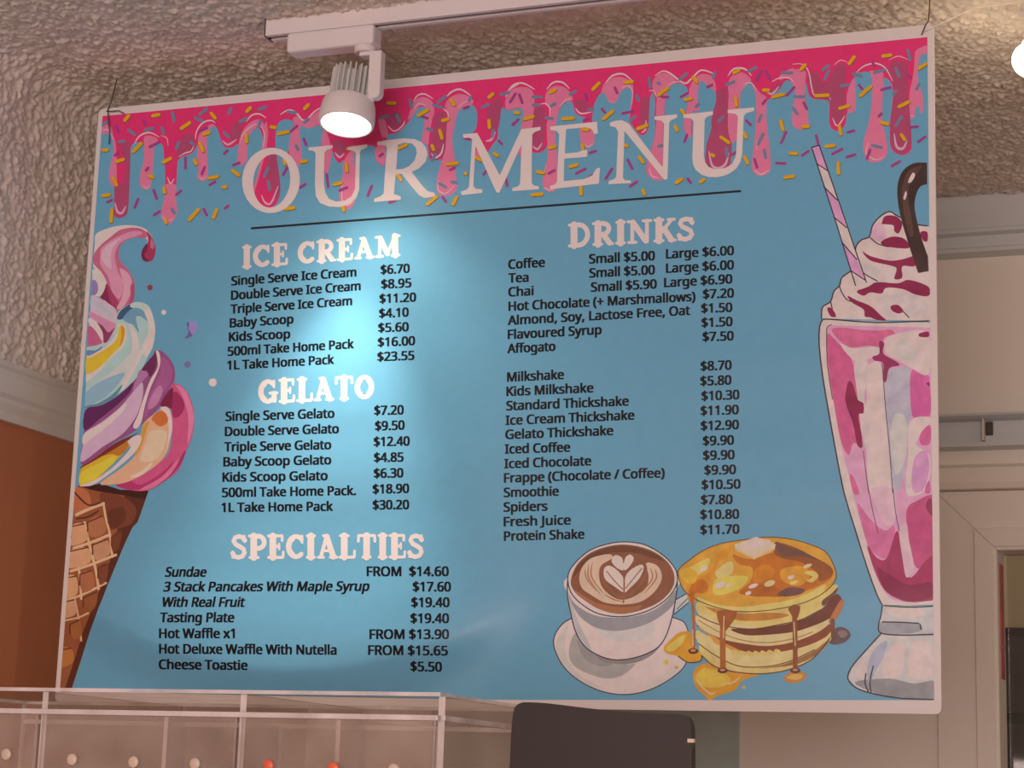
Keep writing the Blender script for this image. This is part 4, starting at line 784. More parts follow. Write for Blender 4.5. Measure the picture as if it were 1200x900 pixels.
a.line(K_([(690, 400), (745, 345)]), 1.6, (128, 120, 122), False)
cup = [(115, 230), (112, 320), (130, 420), (160, 530), (220, 610), (320, 660), (420, 665), (530, 635), (610, 580), (660, 460), (690, 300), (690, 220)]
P(K_, (140, 126, 122), [(260, 635), (320, 660), (420, 665), (530, 635), (605, 585), (560, 640), (480, 680), (390, 690), (300, 675)])
P(K_, (228, 204, 198), cup + [(400, 120)])
P(K_, (186, 172, 170), [(114, 320), (140, 380), (175, 480), (240, 610), (190, 570), (150, 500), (128, 420)])
P(K_, (204, 186, 182), [(240, 480), (400, 520), (560, 470), (560, 540), (460, 570), (330, 560)])
P(K_, (150, 140, 141), [(118, 310), (150, 370), (250, 430), (380, 445), (520, 425), (620, 370), (685, 300), (675, 370), (600, 440), (500, 490), (380, 515), (270, 500), (190, 450), (140, 380)])
a.line(K_(cup), 1.4, OUT)
rim = [(115, 225), (150, 160), (230, 90), (330, 55), (420, 45), (520, 60), (610, 110), (670, 170), (692, 225), (680, 290), (620, 360), (520, 415), (400, 440), (280, 425), (190, 375), (130, 310)]
P(K_, (214, 194, 190), rim); a.line(K_(rim), 1.3, OUT, closed=True)
P(K_, (138, 84, 60), [(130, 250), (160, 170), (230, 105), (330, 68), (430, 60), (540, 85), (630, 140), (675, 215), (665, 290), (600, 360), (500, 405), (390, 425), (280, 400), (190, 345), (145, 300)])
P(K_, (112, 66, 48), [(140, 235), (165, 172), (235, 110), (330, 74), (430, 66), (540, 92), (625, 145), (560, 130), (450, 100), (330, 105), (230, 140), (180, 190)])
P(K_, (168, 104, 68), [(150, 300), (200, 330), (280, 370), (400, 390), (500, 380), (480, 405), (390, 422), (280, 398), (190, 345)])
P(K_, (214, 174, 150), [(175, 240), (190, 180), (240, 130), (330, 110), (350, 130), (290, 170), (280, 230), (300, 290), (360, 340), (410, 350), (470, 330), (530, 280), (540, 220), (525, 165), (550, 155), (595, 180), (610, 240), (570, 310), (500, 360), (410, 375), (310, 365), (230, 320), (190, 290)])
for q in ([(205, 190), (215, 240), (265, 305)], [(245, 150), (240, 230), (300, 315)], [(225, 165), (225, 235), (285, 320)], [(575, 190), (580, 240), (520, 315)], [(550, 185), (560, 240), (500, 315)], [(310, 325), (360, 350), (405, 360)]): a.line(K_(q), 1.6, (166, 112, 84), taper=True)
LT = (230, 196, 176)
P(K_, LT, [(305, 190), (330, 170), (370, 190), (410, 240), (412, 310), (360, 280), (310, 240)]); P(K_, LT, [(415, 310), (418, 230), (450, 190), (500, 165), (515, 185), (490, 240), (440, 290)])
P(K_, LT, [(345, 145), (365, 115), (400, 128), (408, 160), (420, 125), (445, 112), (462, 135), (440, 175), (410, 197), (370, 180)])
for q, wd in (([(410, 195), (412, 280), (408, 365)], 1.8), ([(320, 200), (360, 250), (405, 295)], 1.2), ([(420, 290), (460, 240), (505, 185)], 1.2), ([(300, 170), (290, 220), (330, 290), (400, 335), (470, 300), (525, 220), (525, 170)], 2.2)): a.line(K_(q), wd, (146, 92, 68))
a.build(sheet_o, 'latte in a white cup and saucer print')

# ---- pancake picture
N_ = Crop(770, 620, 4.392); a = Art('pancake_picture', 80, 0.15); P = lambda cr, c, pts, sm=True: a.poly(cr(pts), c, sm)
L = lambda pts, wd, c, **k: a.line(N_(pts), wd, c, **k)
BR = (96, 54, 34)
P(N_, (222, 146, 36), [(35, 610), (60, 580), (110, 535), (170, 530), (190, 590), (230, 650), (220, 680), (160, 685), (110, 655), (50, 640)]); P(N_, (240, 182, 84), [(45, 612), (110, 560), (150, 545), (120, 600), (70, 630)])
L([(110, 655), (160, 686), (222, 680), (232, 650)], 1.4, BR)
P(N_, (216, 142, 36), [(185, 750), (220, 700), (300, 690), (380, 735), (500, 745), (530, 750), (440, 780), (400, 830), (310, 860), (270, 885), (250, 860), (205, 820)])
P(N_, (232, 170, 62), [(200, 760), (240, 715), (320, 730), (380, 770), (340, 810), (260, 815), (215, 800)]); L([(200, 770), (235, 815), (280, 850), (300, 835)], 1.8, (248, 212, 150), taper=True); L([(330, 800), (390, 790), (430, 760)], 1.6, (248, 205, 130), taper=True)
P(N_, (196, 126, 52), [(652, 770), (690, 735), (750, 735), (768, 760), (740, 785), (690, 793)]); P(N_, (226, 164, 84), [(668, 768), (700, 748), (750, 752), (730, 775)])
P(N_, (98, 74, 74), [(885, 580), (920, 510), (970, 510), (997, 545), (970, 580), (920, 595)]); P(N_, (136, 112, 110), [(930, 530), (965, 522), (980, 545), (950, 560)])
for x, y, r, c in ((447, 815, 9, (214, 160, 66)), (47, 685, 13, (226, 178, 72)), (100, 712, 9, (214, 160, 66))): a.ell(*N_([(x, y)])[0], r / 4.39, r / 4.39, c)
P(N_, (218, 180, 112), [(215, 590), (230, 650), (300, 705), (420, 735), (560, 742), (700, 715), (810, 660), (880, 590), (890, 540), (700, 560), (500, 600), (220, 540)])
P(N_, (150, 100, 56), [(700, 700), (810, 655), (880, 590), (880, 560), (820, 620), (720, 670), (640, 700), (520, 720)])
P(N_, (234, 198, 124), [(205, 520), (215, 590), (290, 650), (400, 700), (540, 705), (680, 680), (810, 620), (890, 560), (890, 520), (600, 580), (300, 560)])
P(N_, (134, 66, 36), [(205, 495), (260, 535), (330, 575), (430, 625), (560, 640), (700, 620), (800, 590), (880, 545), (888, 490), (600, 560), (300, 500)])
P(N_, (206, 140, 66), [(210, 505), (270, 550), (300, 590), (340, 600), (420, 640), (500, 650), (420, 620), (330, 575), (250, 520)])
for k in range(7): P(N_, (228, 178, 104), [(395 + 36 * k, 622 + 4 * k - k * k * 0.8), (420 + 36 * k, 632 + 4 * k - k * k * 0.8), (414 + 36 * k, 650 + 4 * k - k * k * 0.8), (385 + 36 * k, 640 + 4 * k - k * k * 0.8)])
P(N_, (236, 204, 132), [(205, 440), (215, 500), (320, 560), (420, 585), (560, 602), (700, 582), (830, 530), (890, 480), (885, 440), (600, 480), (300, 430)])
L([(215, 470), (320, 530), (430, 570), (560, 585), (700, 565), (800, 530)], 1.2, (168, 120, 70))
P(N_, (110, 54, 34), [(380, 515), (500, 512), (650, 492), (760, 462), (850, 410), (920, 335), (955, 370), (945, 420), (880, 465), (800, 500), (700, 530), (560, 545), (450, 545)])
P(N_, (180, 106, 58), [(885, 470), (948, 362), (960, 390), (935, 445), (905, 480)])
P(N_, (224, 182, 106), [(205, 380), (210, 430), (280, 475), (380, 502), (500, 512), (640, 488), (740, 465), (840, 415), (900, 350), (930, 300), (900, 290), (700, 380), (450, 430), (250, 380)])
P(N_, (188, 118, 48), [(250, 400), (320, 440), (420, 470), (560, 470), (680, 445), (600, 430), (450, 435), (330, 415)]); P(N_, (238, 208, 146), [(220, 425), (300, 470), (400, 492), (500, 500), (480, 508), (380, 500), (280, 472)])
P(N_, (116, 68, 46), [(850, 370), (900, 330), (930, 300), (920, 330), (860, 395)])
top = [(110, 215), (160, 165), (240, 110), (330, 75), (450, 55), (560, 42), (680, 50), (790, 80), (870, 120), (915, 200), (918, 260), (870, 320), (780, 370), (680, 400), (560, 420), (430, 425), (330, 410), (240, 380), (165, 340), (125, 290)]
P(N_, (214, 148, 52), top)
P(N_, (240, 200, 104), [(210, 350), (300, 385), (430, 400), (560, 385), (680, 365), (780, 330), (865, 285), (850, 330), (770, 375), (660, 405), (540, 420), (430, 425), (320, 408), (230, 375)])
P(N_, (190, 104, 28), [(390, 130), (480, 155), (600, 120), (700, 110), (820, 150), (900, 200), (900, 250), (840, 290), (760, 320), (650, 345), (540, 345), (420, 330), (480, 270), (490, 200), (420, 180)])
P(N_, (176, 92, 26), [(430, 325), (520, 285), (600, 290), (650, 345), (560, 348), (480, 345)])
P(N_, (148, 80, 36), [(610, 70), (700, 90), (800, 140), (890, 190), (900, 240), (840, 270), (820, 220), (740, 170), (640, 150), (600, 120)])
P(N_, (116, 74, 62), [(610, 65), (680, 95), (760, 120), (830, 160), (740, 140), (640, 140)]); P(N_, (112, 72, 66), [(620, 335), (680, 300), (760, 310), (740, 335), (660, 348)])
P(N_, (218, 136, 36), [(170, 230), (240, 240), (290, 190), (320, 120), (380, 90), (370, 130), (310, 180), (280, 260), (260, 330), (210, 340), (190, 390), (150, 330)])
P(N_, (196, 106, 26), [(190, 270), (240, 260), (265, 300), (240, 330), (200, 330), (180, 390), (160, 330)])
for c, q in (((242, 206, 118), [(300, 220), (380, 165), (390, 220), (330, 260)]), ((238, 192, 82), [(300, 260), (400, 240), (470, 250), (420, 310), (300, 340)]), ((240, 196, 92), [(150, 215), (200, 180), (270, 150), (250, 210), (180, 250)]), ((234, 160, 52), [(115, 220), (160, 200), (210, 230), (190, 280), (140, 270)]), ((214, 142, 44), [(640, 210), (740, 190), (790, 230), (740, 290), (650, 270)]), ((232, 184, 96), [(755, 225), (800, 215), (832, 240), (800, 275), (770, 265), (800, 245)]), ((204, 120, 30), [(500, 215), (560, 180), (610, 220), (570, 260), (500, 270)])): P(N_, c, q)
for x, y, rx, ry, c in ((325, 287, 26, 15, (244, 216, 196)), (368, 290, 14, 9, (244, 216, 196)), (496, 293, 26, 10, (244, 214, 190)), (580, 280, 29, 15, (242, 204, 132)), (690, 248, 18, 10, (244, 212, 186)), (470, 330, 16, 10, (244, 212, 186)), (775, 190, 24, 9, (242, 204, 140)), (240, 205, 22, 12, (240, 208, 180)), (705, 275, 24, 9, (236, 188, 100))): a.ell(*N_([(x, y)])[0], rx / 4.39, ry / 4.39, c, -0.35)
L(top, 1.0, BR, closed=True)
L([(205, 440), (280, 478), (380, 505), (500, 514), (640, 490), (740, 467), (840, 417)], 1.1, BR); L([(215, 590), (300, 650), (420, 705), (560, 708), (680, 682), (810, 622)], 1.1, BR); L([(230, 650), (300, 708), (420, 738), (560, 744), (700, 717), (810, 660), (890, 560)], 1.2, BR)
P(N_, (226, 172, 104), [(402, 96), (500, 145), (608, 93), (606, 108), (500, 158), (405, 112)], False); P(N_, (244, 212, 158), [(400, 80), (510, 40), (548, 52), (580, 56), (612, 82), (606, 96), (500, 148), (402, 100)], False); P(N_, (248, 222, 182), [(440, 80), (510, 55), (560, 75), (500, 105)])
for pts, wd, c in (([(180, 330), (188, 480), (190, 620)], 3.4, (172, 96, 40)), ([(340, 430), (338, 560), (340, 725)], 6.6, (168, 92, 38)), ([(706, 400), (711, 560), (712, 730)], 5.6, (142, 74, 38)), ([(905, 470), (905, 555)], 4.6, (120, 66, 44))): L(pts, wd, c)
P(N_, (158, 84, 34), [(312, 425), (412, 428), (370, 505), (340, 530), (325, 500)]); P(N_, (142, 74, 36), [(678, 405), (735, 395), (730, 440), (712, 470), (690, 440)])
for pts in ([(345, 450), (342, 560)], [(705, 480), (712, 600)], [(184, 520), (186, 600)]): L(pts, 1.2, (232, 180, 128))
for x, y in ((187, 628), (338, 728), (712, 728)): a.ell(*N_([(x, y)])[0], 6, 3.4, (96, 46, 30)); a.ell(*N_([(x, y - 3)])[0], 3.2, 1.5, (190, 130, 90))
a.build(sheet_o, 'stack of pancakes with butter and syrup print')

# ---- milkshake picture
A_ = Crop(940, 160, 3.75); B_ = Crop(950, 370, 4.2875); E_ = Crop(970, 570, 3.464); a = Art('milkshake_picture', 2, 0.14); P = lambda cr, c, pts, sm=True: a.poly(cr(pts), c, sm)
PP = lambda c, pts, sm=False: a.poly(pts, c, sm)
DK = (58, 42, 48); SAU = (142, 34, 72)
right = lambda y: 1087.3 + (y - 43.5) * 8 / 778.5 - 0.3
cream = A_([(85, 800), (90, 750), (125, 725), (140, 680), (165, 655), (175, 620), (215, 590), (240, 560), (235, 490), (260, 455), (295, 440), (310, 390), (345, 350), (385, 330), (420, 350), (500, 385), (550, 392)])
PP((226, 202, 210), catmull(cream, False) + [(right(265), 266), (right(376), 376)])
P(A_, (230, 164, 188), [(300, 440), (320, 390), (350, 380), (370, 440), (330, 460)]); P(A_, (206, 184, 198), [(330, 720), (450, 690), (540, 720), (540, 790), (400, 790)]); P(A_, (208, 188, 200), [(260, 560), (380, 590), (400, 620), (300, 640)])
for q in ([(295, 440), (330, 470), (380, 485)], [(175, 620), (165, 660), (190, 710), (215, 725)], [(240, 560), (270, 600), (330, 635)], [(125, 725), (135, 770)], [(445, 770), (470, 795)]): a.line(A_(q), 1.3, DK)
for q in ([(350, 380), (365, 350), (410, 350), (440, 380), (425, 425), (405, 415), (400, 390), (355, 385)], [(345, 465), (395, 440), (450, 450), (470, 490), (380, 485)], [(265, 505), (300, 525), (380, 545), (440, 540), (500, 525), (495, 570), (440, 570), (440, 620), (405, 625), (415, 580), (380, 565), (300, 545)], [(240, 680), (290, 660), (330, 640), (420, 645), (470, 630), (555, 660), (556, 700), (500, 695), (440, 670), (370, 665), (350, 690), (300, 685), (270, 700)], [(200, 700), (240, 720), (300, 745), (350, 790), (370, 808), (330, 806), (300, 795), (275, 790), (270, 760), (220, 730)], [(390, 745), (420, 740), (445, 765), (425, 778), (395, 765)], [(110, 755), (130, 755), (150, 790), (125, 790)], [(520, 420), (550, 420), (550, 460), (530, 455)]): P(A_, SAU, q)
a.line(cream, 1.5, DK)
PP((216, 206, 214), A_([(42, 48), (75, 38), (180, 340), (285, 640), (278, 664), (258, 672), (235, 655), (140, 350)]))
for q in ([(42, 48), (75, 38), (112, 150), (65, 120)], [(95, 220), (155, 280), (195, 400), (140, 355)], [(175, 465), (240, 540), (275, 630), (215, 590)]): PP((208, 142, 182), A_(q)); a.line(A_([q[2], q[3]]), 1.3, DK, False)
for q in ([(42, 48), (75, 38)], [(75, 38), (180, 340), (282, 640)], [(42, 48), (140, 350), (235, 655)], [(95, 220), (155, 280)], [(175, 465), (240, 540)]): a.line(A_(q), 1.4, DK, False)
PP((66, 44, 40), catmull(A_([(549, 115), (490, 118), (440, 155), (418, 230), (430, 340), (470, 480), (510, 600)]), False) + A_([(556, 592), (553, 525)]) + catmull(A_([(550, 520), (520, 430), (495, 320), (500, 260), (520, 220), (549, 210)]), False))
P(A_, (92, 62, 54), [(440, 220), (470, 150), (530, 130), (490, 180), (465, 260), (490, 420), (470, 430), (445, 320)])
for q in ([(465, 200), (485, 160), (497, 170), (480, 200)], [(445, 270), (455, 240), (460, 255), (452, 278)]): P(A_, (236, 214, 214), q)
lout = B_([(60, 20), (45, 55), (43, 150), (60, 300), (90, 480), (130, 700), (168, 890)]) + E_([(110, 170), (160, 330), (200, 440), (222, 482)])
lin = B_([(104, 48), (84, 62), (80, 100), (85, 250), (115, 430), (160, 680), (200, 830)]) + E_([(112, 70), (150, 200), (190, 350), (240, 440), (290, 468), (340, 465)])
PP((218, 198, 208), catmull(lout, False) + [(right(708), 708.5), (right(378), 378)])
PP((222, 150, 180), catmull(lin, False) + [(right(702), 703), (right(382), 384)])
for c, q in (((206, 88, 132), [(82, 95), (130, 130), (200, 210), (230, 330), (240, 480), (260, 650), (215, 640), (190, 700), (150, 620), (115, 430), (90, 260)]),
    ((232, 214, 220), [(290, 250), (350, 240), (370, 400), (390, 600), (405, 890), (300, 890), (280, 640), (250, 560), (280, 440), (280, 330)]),
    ((210, 186, 210), [(220, 240), (285, 230), (280, 330), (270, 430), (300, 600), (280, 680), (255, 560), (235, 400)]),
    ((182, 168, 188), [(370, 330), (400, 270), (500, 270), (520, 400), (500, 520), (470, 800), (420, 890), (395, 700)]), ((200, 190, 204), [(420, 500), (480, 520), (480, 700), (430, 800), (400, 640)]),
    ((208, 90, 146), [(510, 270), (590, 300), (598, 340), (600, 500), (520, 520), (500, 400)]),
    ((228, 208, 216), [(500, 530), (600, 510), (600, 560), (530, 640), (596, 700), (598, 800), (560, 890), (480, 890), (490, 700)]),
    ((206, 88, 138), [(545, 620), (560, 580), (600, 550), (600, 640), (560, 650)]), ((206, 140, 190), [(520, 720), (580, 680), (595, 780), (560, 880), (510, 870)]),
    ((208, 98, 136), [(105, 70), (170, 60), (240, 70), (340, 75), (400, 70), (425, 95), (370, 110), (350, 170), (300, 150), (200, 160), (150, 130)]),
    ((226, 208, 218), [(370, 130), (430, 90), (590, 88), (594, 292), (500, 260), (430, 220), (380, 190)]), ((206, 194, 212), [(400, 150), (480, 130), (540, 200), (470, 220)]),
    ((228, 214, 220), [(150, 140), (220, 165), (330, 155), (360, 190), (310, 210), (240, 230), (190, 200)]),
    ((150, 42, 86), [(345, 130), (370, 140), (365, 190), (430, 230), (445, 250), (395, 265), (380, 330), (362, 320), (365, 240), (320, 225), (312, 205), (345, 190)]),
    (SAU, [(545, 90), (590, 80), (592, 106), (550, 106)]), (SAU, [(190, 330), (215, 350), (235, 420), (265, 440), (265, 490), (240, 500), (255, 600), (260, 660), (235, 650), (215, 550), (180, 450), (175, 400)]), (SAU, [(580, 340), (597, 335), (597, 355)]),
    ((206, 96, 132), [(195, 800), (215, 810), (245, 890), (215, 890)]), ((196, 92, 140), [(580, 850), (598, 830), (600, 890), (575, 890)])): P(B_, c, q)
for c, q in (((206, 104, 144), [(120, 70), (170, 130), (230, 180), (270, 160), (270, 230), (240, 290), (200, 280), (160, 230)]), ((190, 70, 116), [(320, 100), (360, 60), (440, 50), (440, 300), (360, 330), (330, 220)]),
    ((162, 40, 84), [(160, 240), (200, 290), (240, 290), (280, 180), (300, 250), (310, 330), (340, 370), (400, 300), (440, 290), (440, 455), (340, 470), (280, 455), (230, 420), (190, 340)]),
    ((228, 172, 192), [(290, 180), (320, 150), (330, 220), (350, 330), (320, 370), (305, 300)]), ((134, 24, 64), [(200, 330), (250, 360), (330, 400), (420, 390), (420, 450), (340, 466), (280, 450), (230, 415)]), ((224, 168, 190), [(180, 10), (260, 10), (280, 120), (240, 160), (200, 90)]), (SAU, [(400, 70), (420, 50), (440, 130), (405, 100)])): P(E_, c, q)
a.line(E_([(225, 440), (260, 470), (330, 478), (420, 470)]), 3.4, (226, 204, 212))
for q in (B_([(360, 240), (375, 450), (395, 650), (412, 890)]), E_([(265, 10), (275, 100), (290, 180)]), B_([(265, 680), (278, 790), (292, 890)]), E_([(165, 10), (185, 110), (205, 190)])): a.line(q, 1.0, (96, 72, 84))
a.line(B_([(104, 46), (84, 58), (80, 100), (85, 250), (110, 420)]), 0.9, DK)
a.line(catmull(lout, False)[::2], 1.6, DK, False); a.line(B_([(60, 20), (100, 18), (330, 34), (592, 26)]), 1.5, DK)
PP((192, 182, 186), E_([(222, 485), (440, 485), (440, 600), (300, 602), (215, 595), (207, 560), (218, 530)])); P(E_, (150, 143, 148), [(215, 552), (360, 555), (380, 585), (300, 600), (215, 595)]); P(E_, (218, 206, 208), [(235, 500), (360, 495), (400, 520), (300, 535)])
foot = E_([(440, 605), (300, 606), (215, 600), (160, 660), (100, 730), (82, 780), (120, 820), (200, 845), (300, 860), (440, 866)])
PP((198, 188, 194), foot); P(E_, (142, 134, 136), [(110, 795), (250, 780), (350, 800), (440, 790), (440, 862), (300, 856), (200, 842)])
for q in ([(250, 660), (310, 640), (300, 760), (220, 770)], [(340, 640), (415, 640), (418, 770), (330, 770)], [(110, 760), (150, 700), (150, 780)]): P(E_, (224, 208, 210), q)
P(E_, (168, 162, 178), [(190, 660), (240, 625), (230, 680), (190, 760), (165, 800), (165, 720)])
for q in ([(222, 485), (215, 530), (207, 560), (215, 595), (300, 604), (440, 600)], [(222, 550), (300, 552), (370, 556)], [(375, 560), (378, 580)], [(155, 760), (152, 800), (165, 832)], [(185, 730), (172, 790), (176, 838)], [(230, 484), (330, 490), (440, 486)]): a.line(E_(q), 1.6, DK)
a.line(foot[2:], 1.7, DK)
a.build(sheet_o, 'tall pink milkshake glass with straw print')
# ---- wire ties and cord at the corners
m_wire = plain('dark_wire', (70, 52, 46), rough=0.5, var=0.1)
m_cord = plain('pale_cord', (236, 206, 170), rough=0.7, var=0.1, scale=60)
def tube(name, pts, r, mat, parent=None, seg=6):
    bm = bmesh.new(); add_tube(bm, pts, r, seg); return from_bm(name, bm, mat, parent, True)
def SP(p, y): x, z = S(p); return (x, y, z)
tube('wire_tie', [(S((126, 125))[0], 0.03, SBZ + CEIL), (S((126.5, 125))[0], 0.012, SBZ + 0.02), SP((128, 130), -0.006), SP((129, 140), -0.007), SP((130.5, 158), -0.007), SP((129.5, 170), -0.006)], 0.0012, m_wire, sign)
tube('wire_tie', [SP((126, 131), -0.005), SP((133, 132), -0.008), SP((141, 131), -0.008), SP((147, 134), -0.006)], 0.0012, m_wire, sign)
tube('wire_tie', [(S((1088, 27))[0], 0.03, SBZ + CEIL), (S((1087, 27))[0], 0.012, SBZ + 0.012), SP((1085, 30), -0.004), SP((1080.5, 42), -0.006)], 0.0012, m_wire, sign)
pA = S((1083, 38)); pB = on_z(1141, 9, CEIL - 0.012); pC = on_z(1206, 1, CEIL - 0.012)
hook = Vector((pA[0], -0.004, pA[1] - SBZ + Z0))
cord = tube('hanging_cord', [hook, Vector((S((1094, 32))[0], -0.002, S((1094, 32))[1] - SBZ + Z0)), Vector((pB[0], pB[1], pB[2] + Z0)), Vector((pC[0], pC[1], pC[2] + Z0)), Vector((pC[0] + 0.5, pC[1] + 0.02, CEIL + Z0))], 0.0014, m_cord)
tag(cord, 'thin pale cord tied from the menu board corner to the ceiling', 'cord')

# ------------------------------------------------------------------ lighting track and spot lamp
m_white = plain('lamp_white', (214, 184, 178), rough=0.4, var=0.02, scale=8)
m_alu = plain('lamp_fins', (196, 172, 164), rough=0.45, var=0.03, scale=8)
m_slot = plain('track_slot', (70, 58, 54), rough=0.6, var=0.1)
m_steel = plain('track_edge', (186, 168, 160), rough=0.3, var=0.05, metal=0.6)
TY0, TY1, TB = -0.186, -0.150, 0.046
x0 = 0.497
trk = empty('lighting_track', (x0, TY0, Z0 + TB)); tag(trk, 'long white lighting track screwed to the stucco ceiling', 'lighting track')
rel = (x0, TY0, Z0 + TB)
bm = bmesh.new()
for b in ((x0, 3.2, TY0, TY0 + 0.010, TB, CEIL + 0.01), (x0, 3.2, TY1 - 0.010, TY1, TB, CEIL + 0.01), (x0, 3.2, TY0 + 0.010, TY1 - 0.010, TB + 0.020, CEIL + 0.01)):
    add_box(bm, b[0] - rel[0], b[1] - rel[0], b[2] - rel[1], b[3] - rel[1], b[4] + Z0 - rel[2], b[5] + Z0 - rel[2])
from_bm('rail', bm, m_white, trk)
box('slot', (x0 + 0.004, 3.2, TY0 + 0.0105, TY1 - 0.0105, TB + 0.012, TB + 0.0195), m_slot, trk, rel=rel)
for yy in (TY0 + 0.0115, TY1 - 0.0135): box('conductor', (x0 + 0.01, 3.2, yy, yy + 0.002, TB + 0.003, TB + 0.012), m_steel, trk, rel=rel)
box('end_cap', (x0 - 0.003, x0, TY0, TY1, TB - 0.001, CEIL + 0.008), m_slot, trk, rel=rel)

lo = (0.70, -0.168, Z0 + TB)
lamp = empty('track_spotlight', lo); tag(lamp, 'white finned spotlight glowing on the ceiling track in front of the menu board', 'spotlight')
box('adaptor', (0.547, 0.737, -0.190, -0.146, 0.004, TB - 0.0005), m_white, lamp, 0.006, lo)
bm = bmesh.new(); add_lathe(bm, [(0, -0.012), (0.020, -0.012), (0.022, -0.010), (0.022, 0), (0, 0)], 28, (0.712 - lo[0], -0.168 - lo[1], 0.004 - TB)); from_bm('swivel', bm, m_white, lamp, False)
# bent flat arm
def arm():
    bm = bmesh.new()
    add_box(bm, 0.704 - lo[0], 0.752 - lo[0], -0.180 - lo[1], -0.156 - lo[1], -0.016 - TB, -0.008 - TB, 0.002)
    add_box(bm, 0.727 - lo[0], 0.753 - lo[0], -0.182 - lo[1], -0.160 - lo[1], -0.094 - TB, -0.009 - TB, 0.002)
    add_lathe(bm, [(0, -0.0102), (0.0115, -0.0102), (0.013, -0.009), (0.013, 0.009), (0.0115, 0.0102), (0, 0.0102)], 28, (0.740 - lo[0], -0.171 - lo[1], -0.094 - TB), (0, 1, 0))
    return from_bm('arm', bm, m_white, lamp)
arm()
AX = Vector((0.0, -0.19, -1.0)).normalized()          # the way the lamp points
FC = Vector((0.6815 - lo[0], -0.176 - lo[1], -0.155 - TB))   # centre of the glowing face
up = -AX
bm = bmesh.new()
add_lathe(bm, [(0.0488, 0.004), (0.0488, 0.0), (0.0525, -0.001), (0.0545, 0.002), (0.0555, 0.010), (0.0545, 0.030), (0.0525, 0.044), (0.0505, 0.049), (0.047, 0.052), (0.042, 0.0525), (0.0, 0.053)], 56, FC, up)
from_bm('housing', bm, m_white, lamp, True)
bm = bmesh.new(); add_lathe(bm, [(0, 0.003), (0.0487, 0.003)], 48, FC, AX * -1)
m_glow = emissive('lamp_glow', (1.0, 0.83, 0.62), 14.0)
bm.normal_update()
from_bm('lens', bm, m_glow, lamp)['label'] = 'glowing round lens'
qrot = Vector((0, 0, 1)).rotation_difference(up)
bm = bmesh.new(); add_lathe(bm, [(0.0, 0.052), (0.028, 0.052), (0.027, 0.112), (0.0, 0.114)], 20, FC, up); from_bm('core', bm, m_alu, lamp)
fin_me = None
for k in range(22):
    t = 2 * math.pi * (k + 0.5) / 22
    bm = bmesh.new(); add_box(bm, 0.020, 0.0415, -0.0014, 0.0014, 0.050, 0.120, 0.0008)
    R3 = Matrix.Rotation(t, 4, 'Z')
    for v in bm.verts: v.co = FC + qrot @ (R3 @ v.co)
    from_bm('fin', bm, m_alu, lamp)
bm = bmesh.new(); add_tube(bm, [FC + up * 0.034 + Vector((0.035, 0, 0)), Vector((0.732 - lo[0], -0.171 - lo[1], -0.098 - TB))], 0.010, 16); from_bm('pivot', bm, m_white, lamp)
def beam(name, energy, deg, aim, blend=1.0):
    sp = bpy.data.lights.new(name, 'SPOT'); sp.energy = energy; sp.color = (1.0, 0.86, 0.72); sp.spot_size = math.radians(deg); sp.spot_blend = blend; sp.shadow_soft_size = 0.03
    so = bpy.data.objects.new(name, sp); COL.objects.link(so)
    so.location = Vector(lo) + FC + AX * 0.012
    so.rotation_euler = Vector(aim).to_track_quat('-Z', 'Y').to_euler()
beam('spotlight_spill', 7.0, 116, (0.0, 0.06, -1.0))       # the wide skirt of the beam
beam('spotlight_core', 31.0, 50, (-0.15, 0.18, -1.0))         # its bright centre

# ------------------------------------------------------------------ bare globe bulb on the ceiling
bc = on_z(1207, 70, -0.03)
bl = (bc[0], bc[1], Z0 + CEIL)
bulb = empty('globe_bulb', bl); tag(bulb, 'round glowing globe bulb hanging under the stucco ceiling', 'light bulb')
bm = bmesh.new(); rb = 0.034
add_lathe(bm, [(0, -rb)] + [(rb * math.cos(t), rb * math.sin(t)) for t in [math.radians(a_) for a_ in range(-80, 61, 10)]] + [(0.014, 0.036)], 32, (0, 0, bc[2] - CEIL))
m_bulb = emissive('bulb_glow', (1.0, 0.80, 0.56), 5.0); from_bm('globe', bm, m_bulb, bulb, True)
bm = bmesh.new(); add_lathe(bm, [(0.0, bc[2] - CEIL + 0.034), (0.013, bc[2] - CEIL + 0.034), (0.012, bc[2] - CEIL + 0.042), (0.007, bc[2] - CEIL + 0.044), (0.007, -0.012), (0.016, -0.006), (0.017, 0.012), (0, 0.012)], 28); from_bm('holder', bm, m_white, bulb, True)
pl = bpy.data.lights.new('bulb_light', 'POINT'); pl.energy = 0.9; pl.color = (1.0, 0.72, 0.48); pl.shadow_soft_size = 0.036
po = bpy.data.objects.new('bulb_light', pl); COL.objects.link(po); po.location = (bc[0], bc[1], bc[2] + Z0 - 0.045)

# ------------------------------------------------------------------ counter, acrylic cabinet and dark board
m_counter = plain('counter_laminate', (196, 150, 122), rough=0.4, var=0.05, scale=4)
ct = empty('serving_counter', (1.0, -0.9, 0)); tag(ct, 'tall laminate serving counter carrying the acrylic cabinet', 'counter')
rel = (1.0, -0.9, 0)
box('body', (0.05, 2.9, -1.35, -0.5, -Z0, -1.86), m_counter, ct, 0.004, rel)
box('top', (0.02, 2.95, -1.40, -0.47, -1.86, -1.82), m_counter, ct, 0.006, rel)

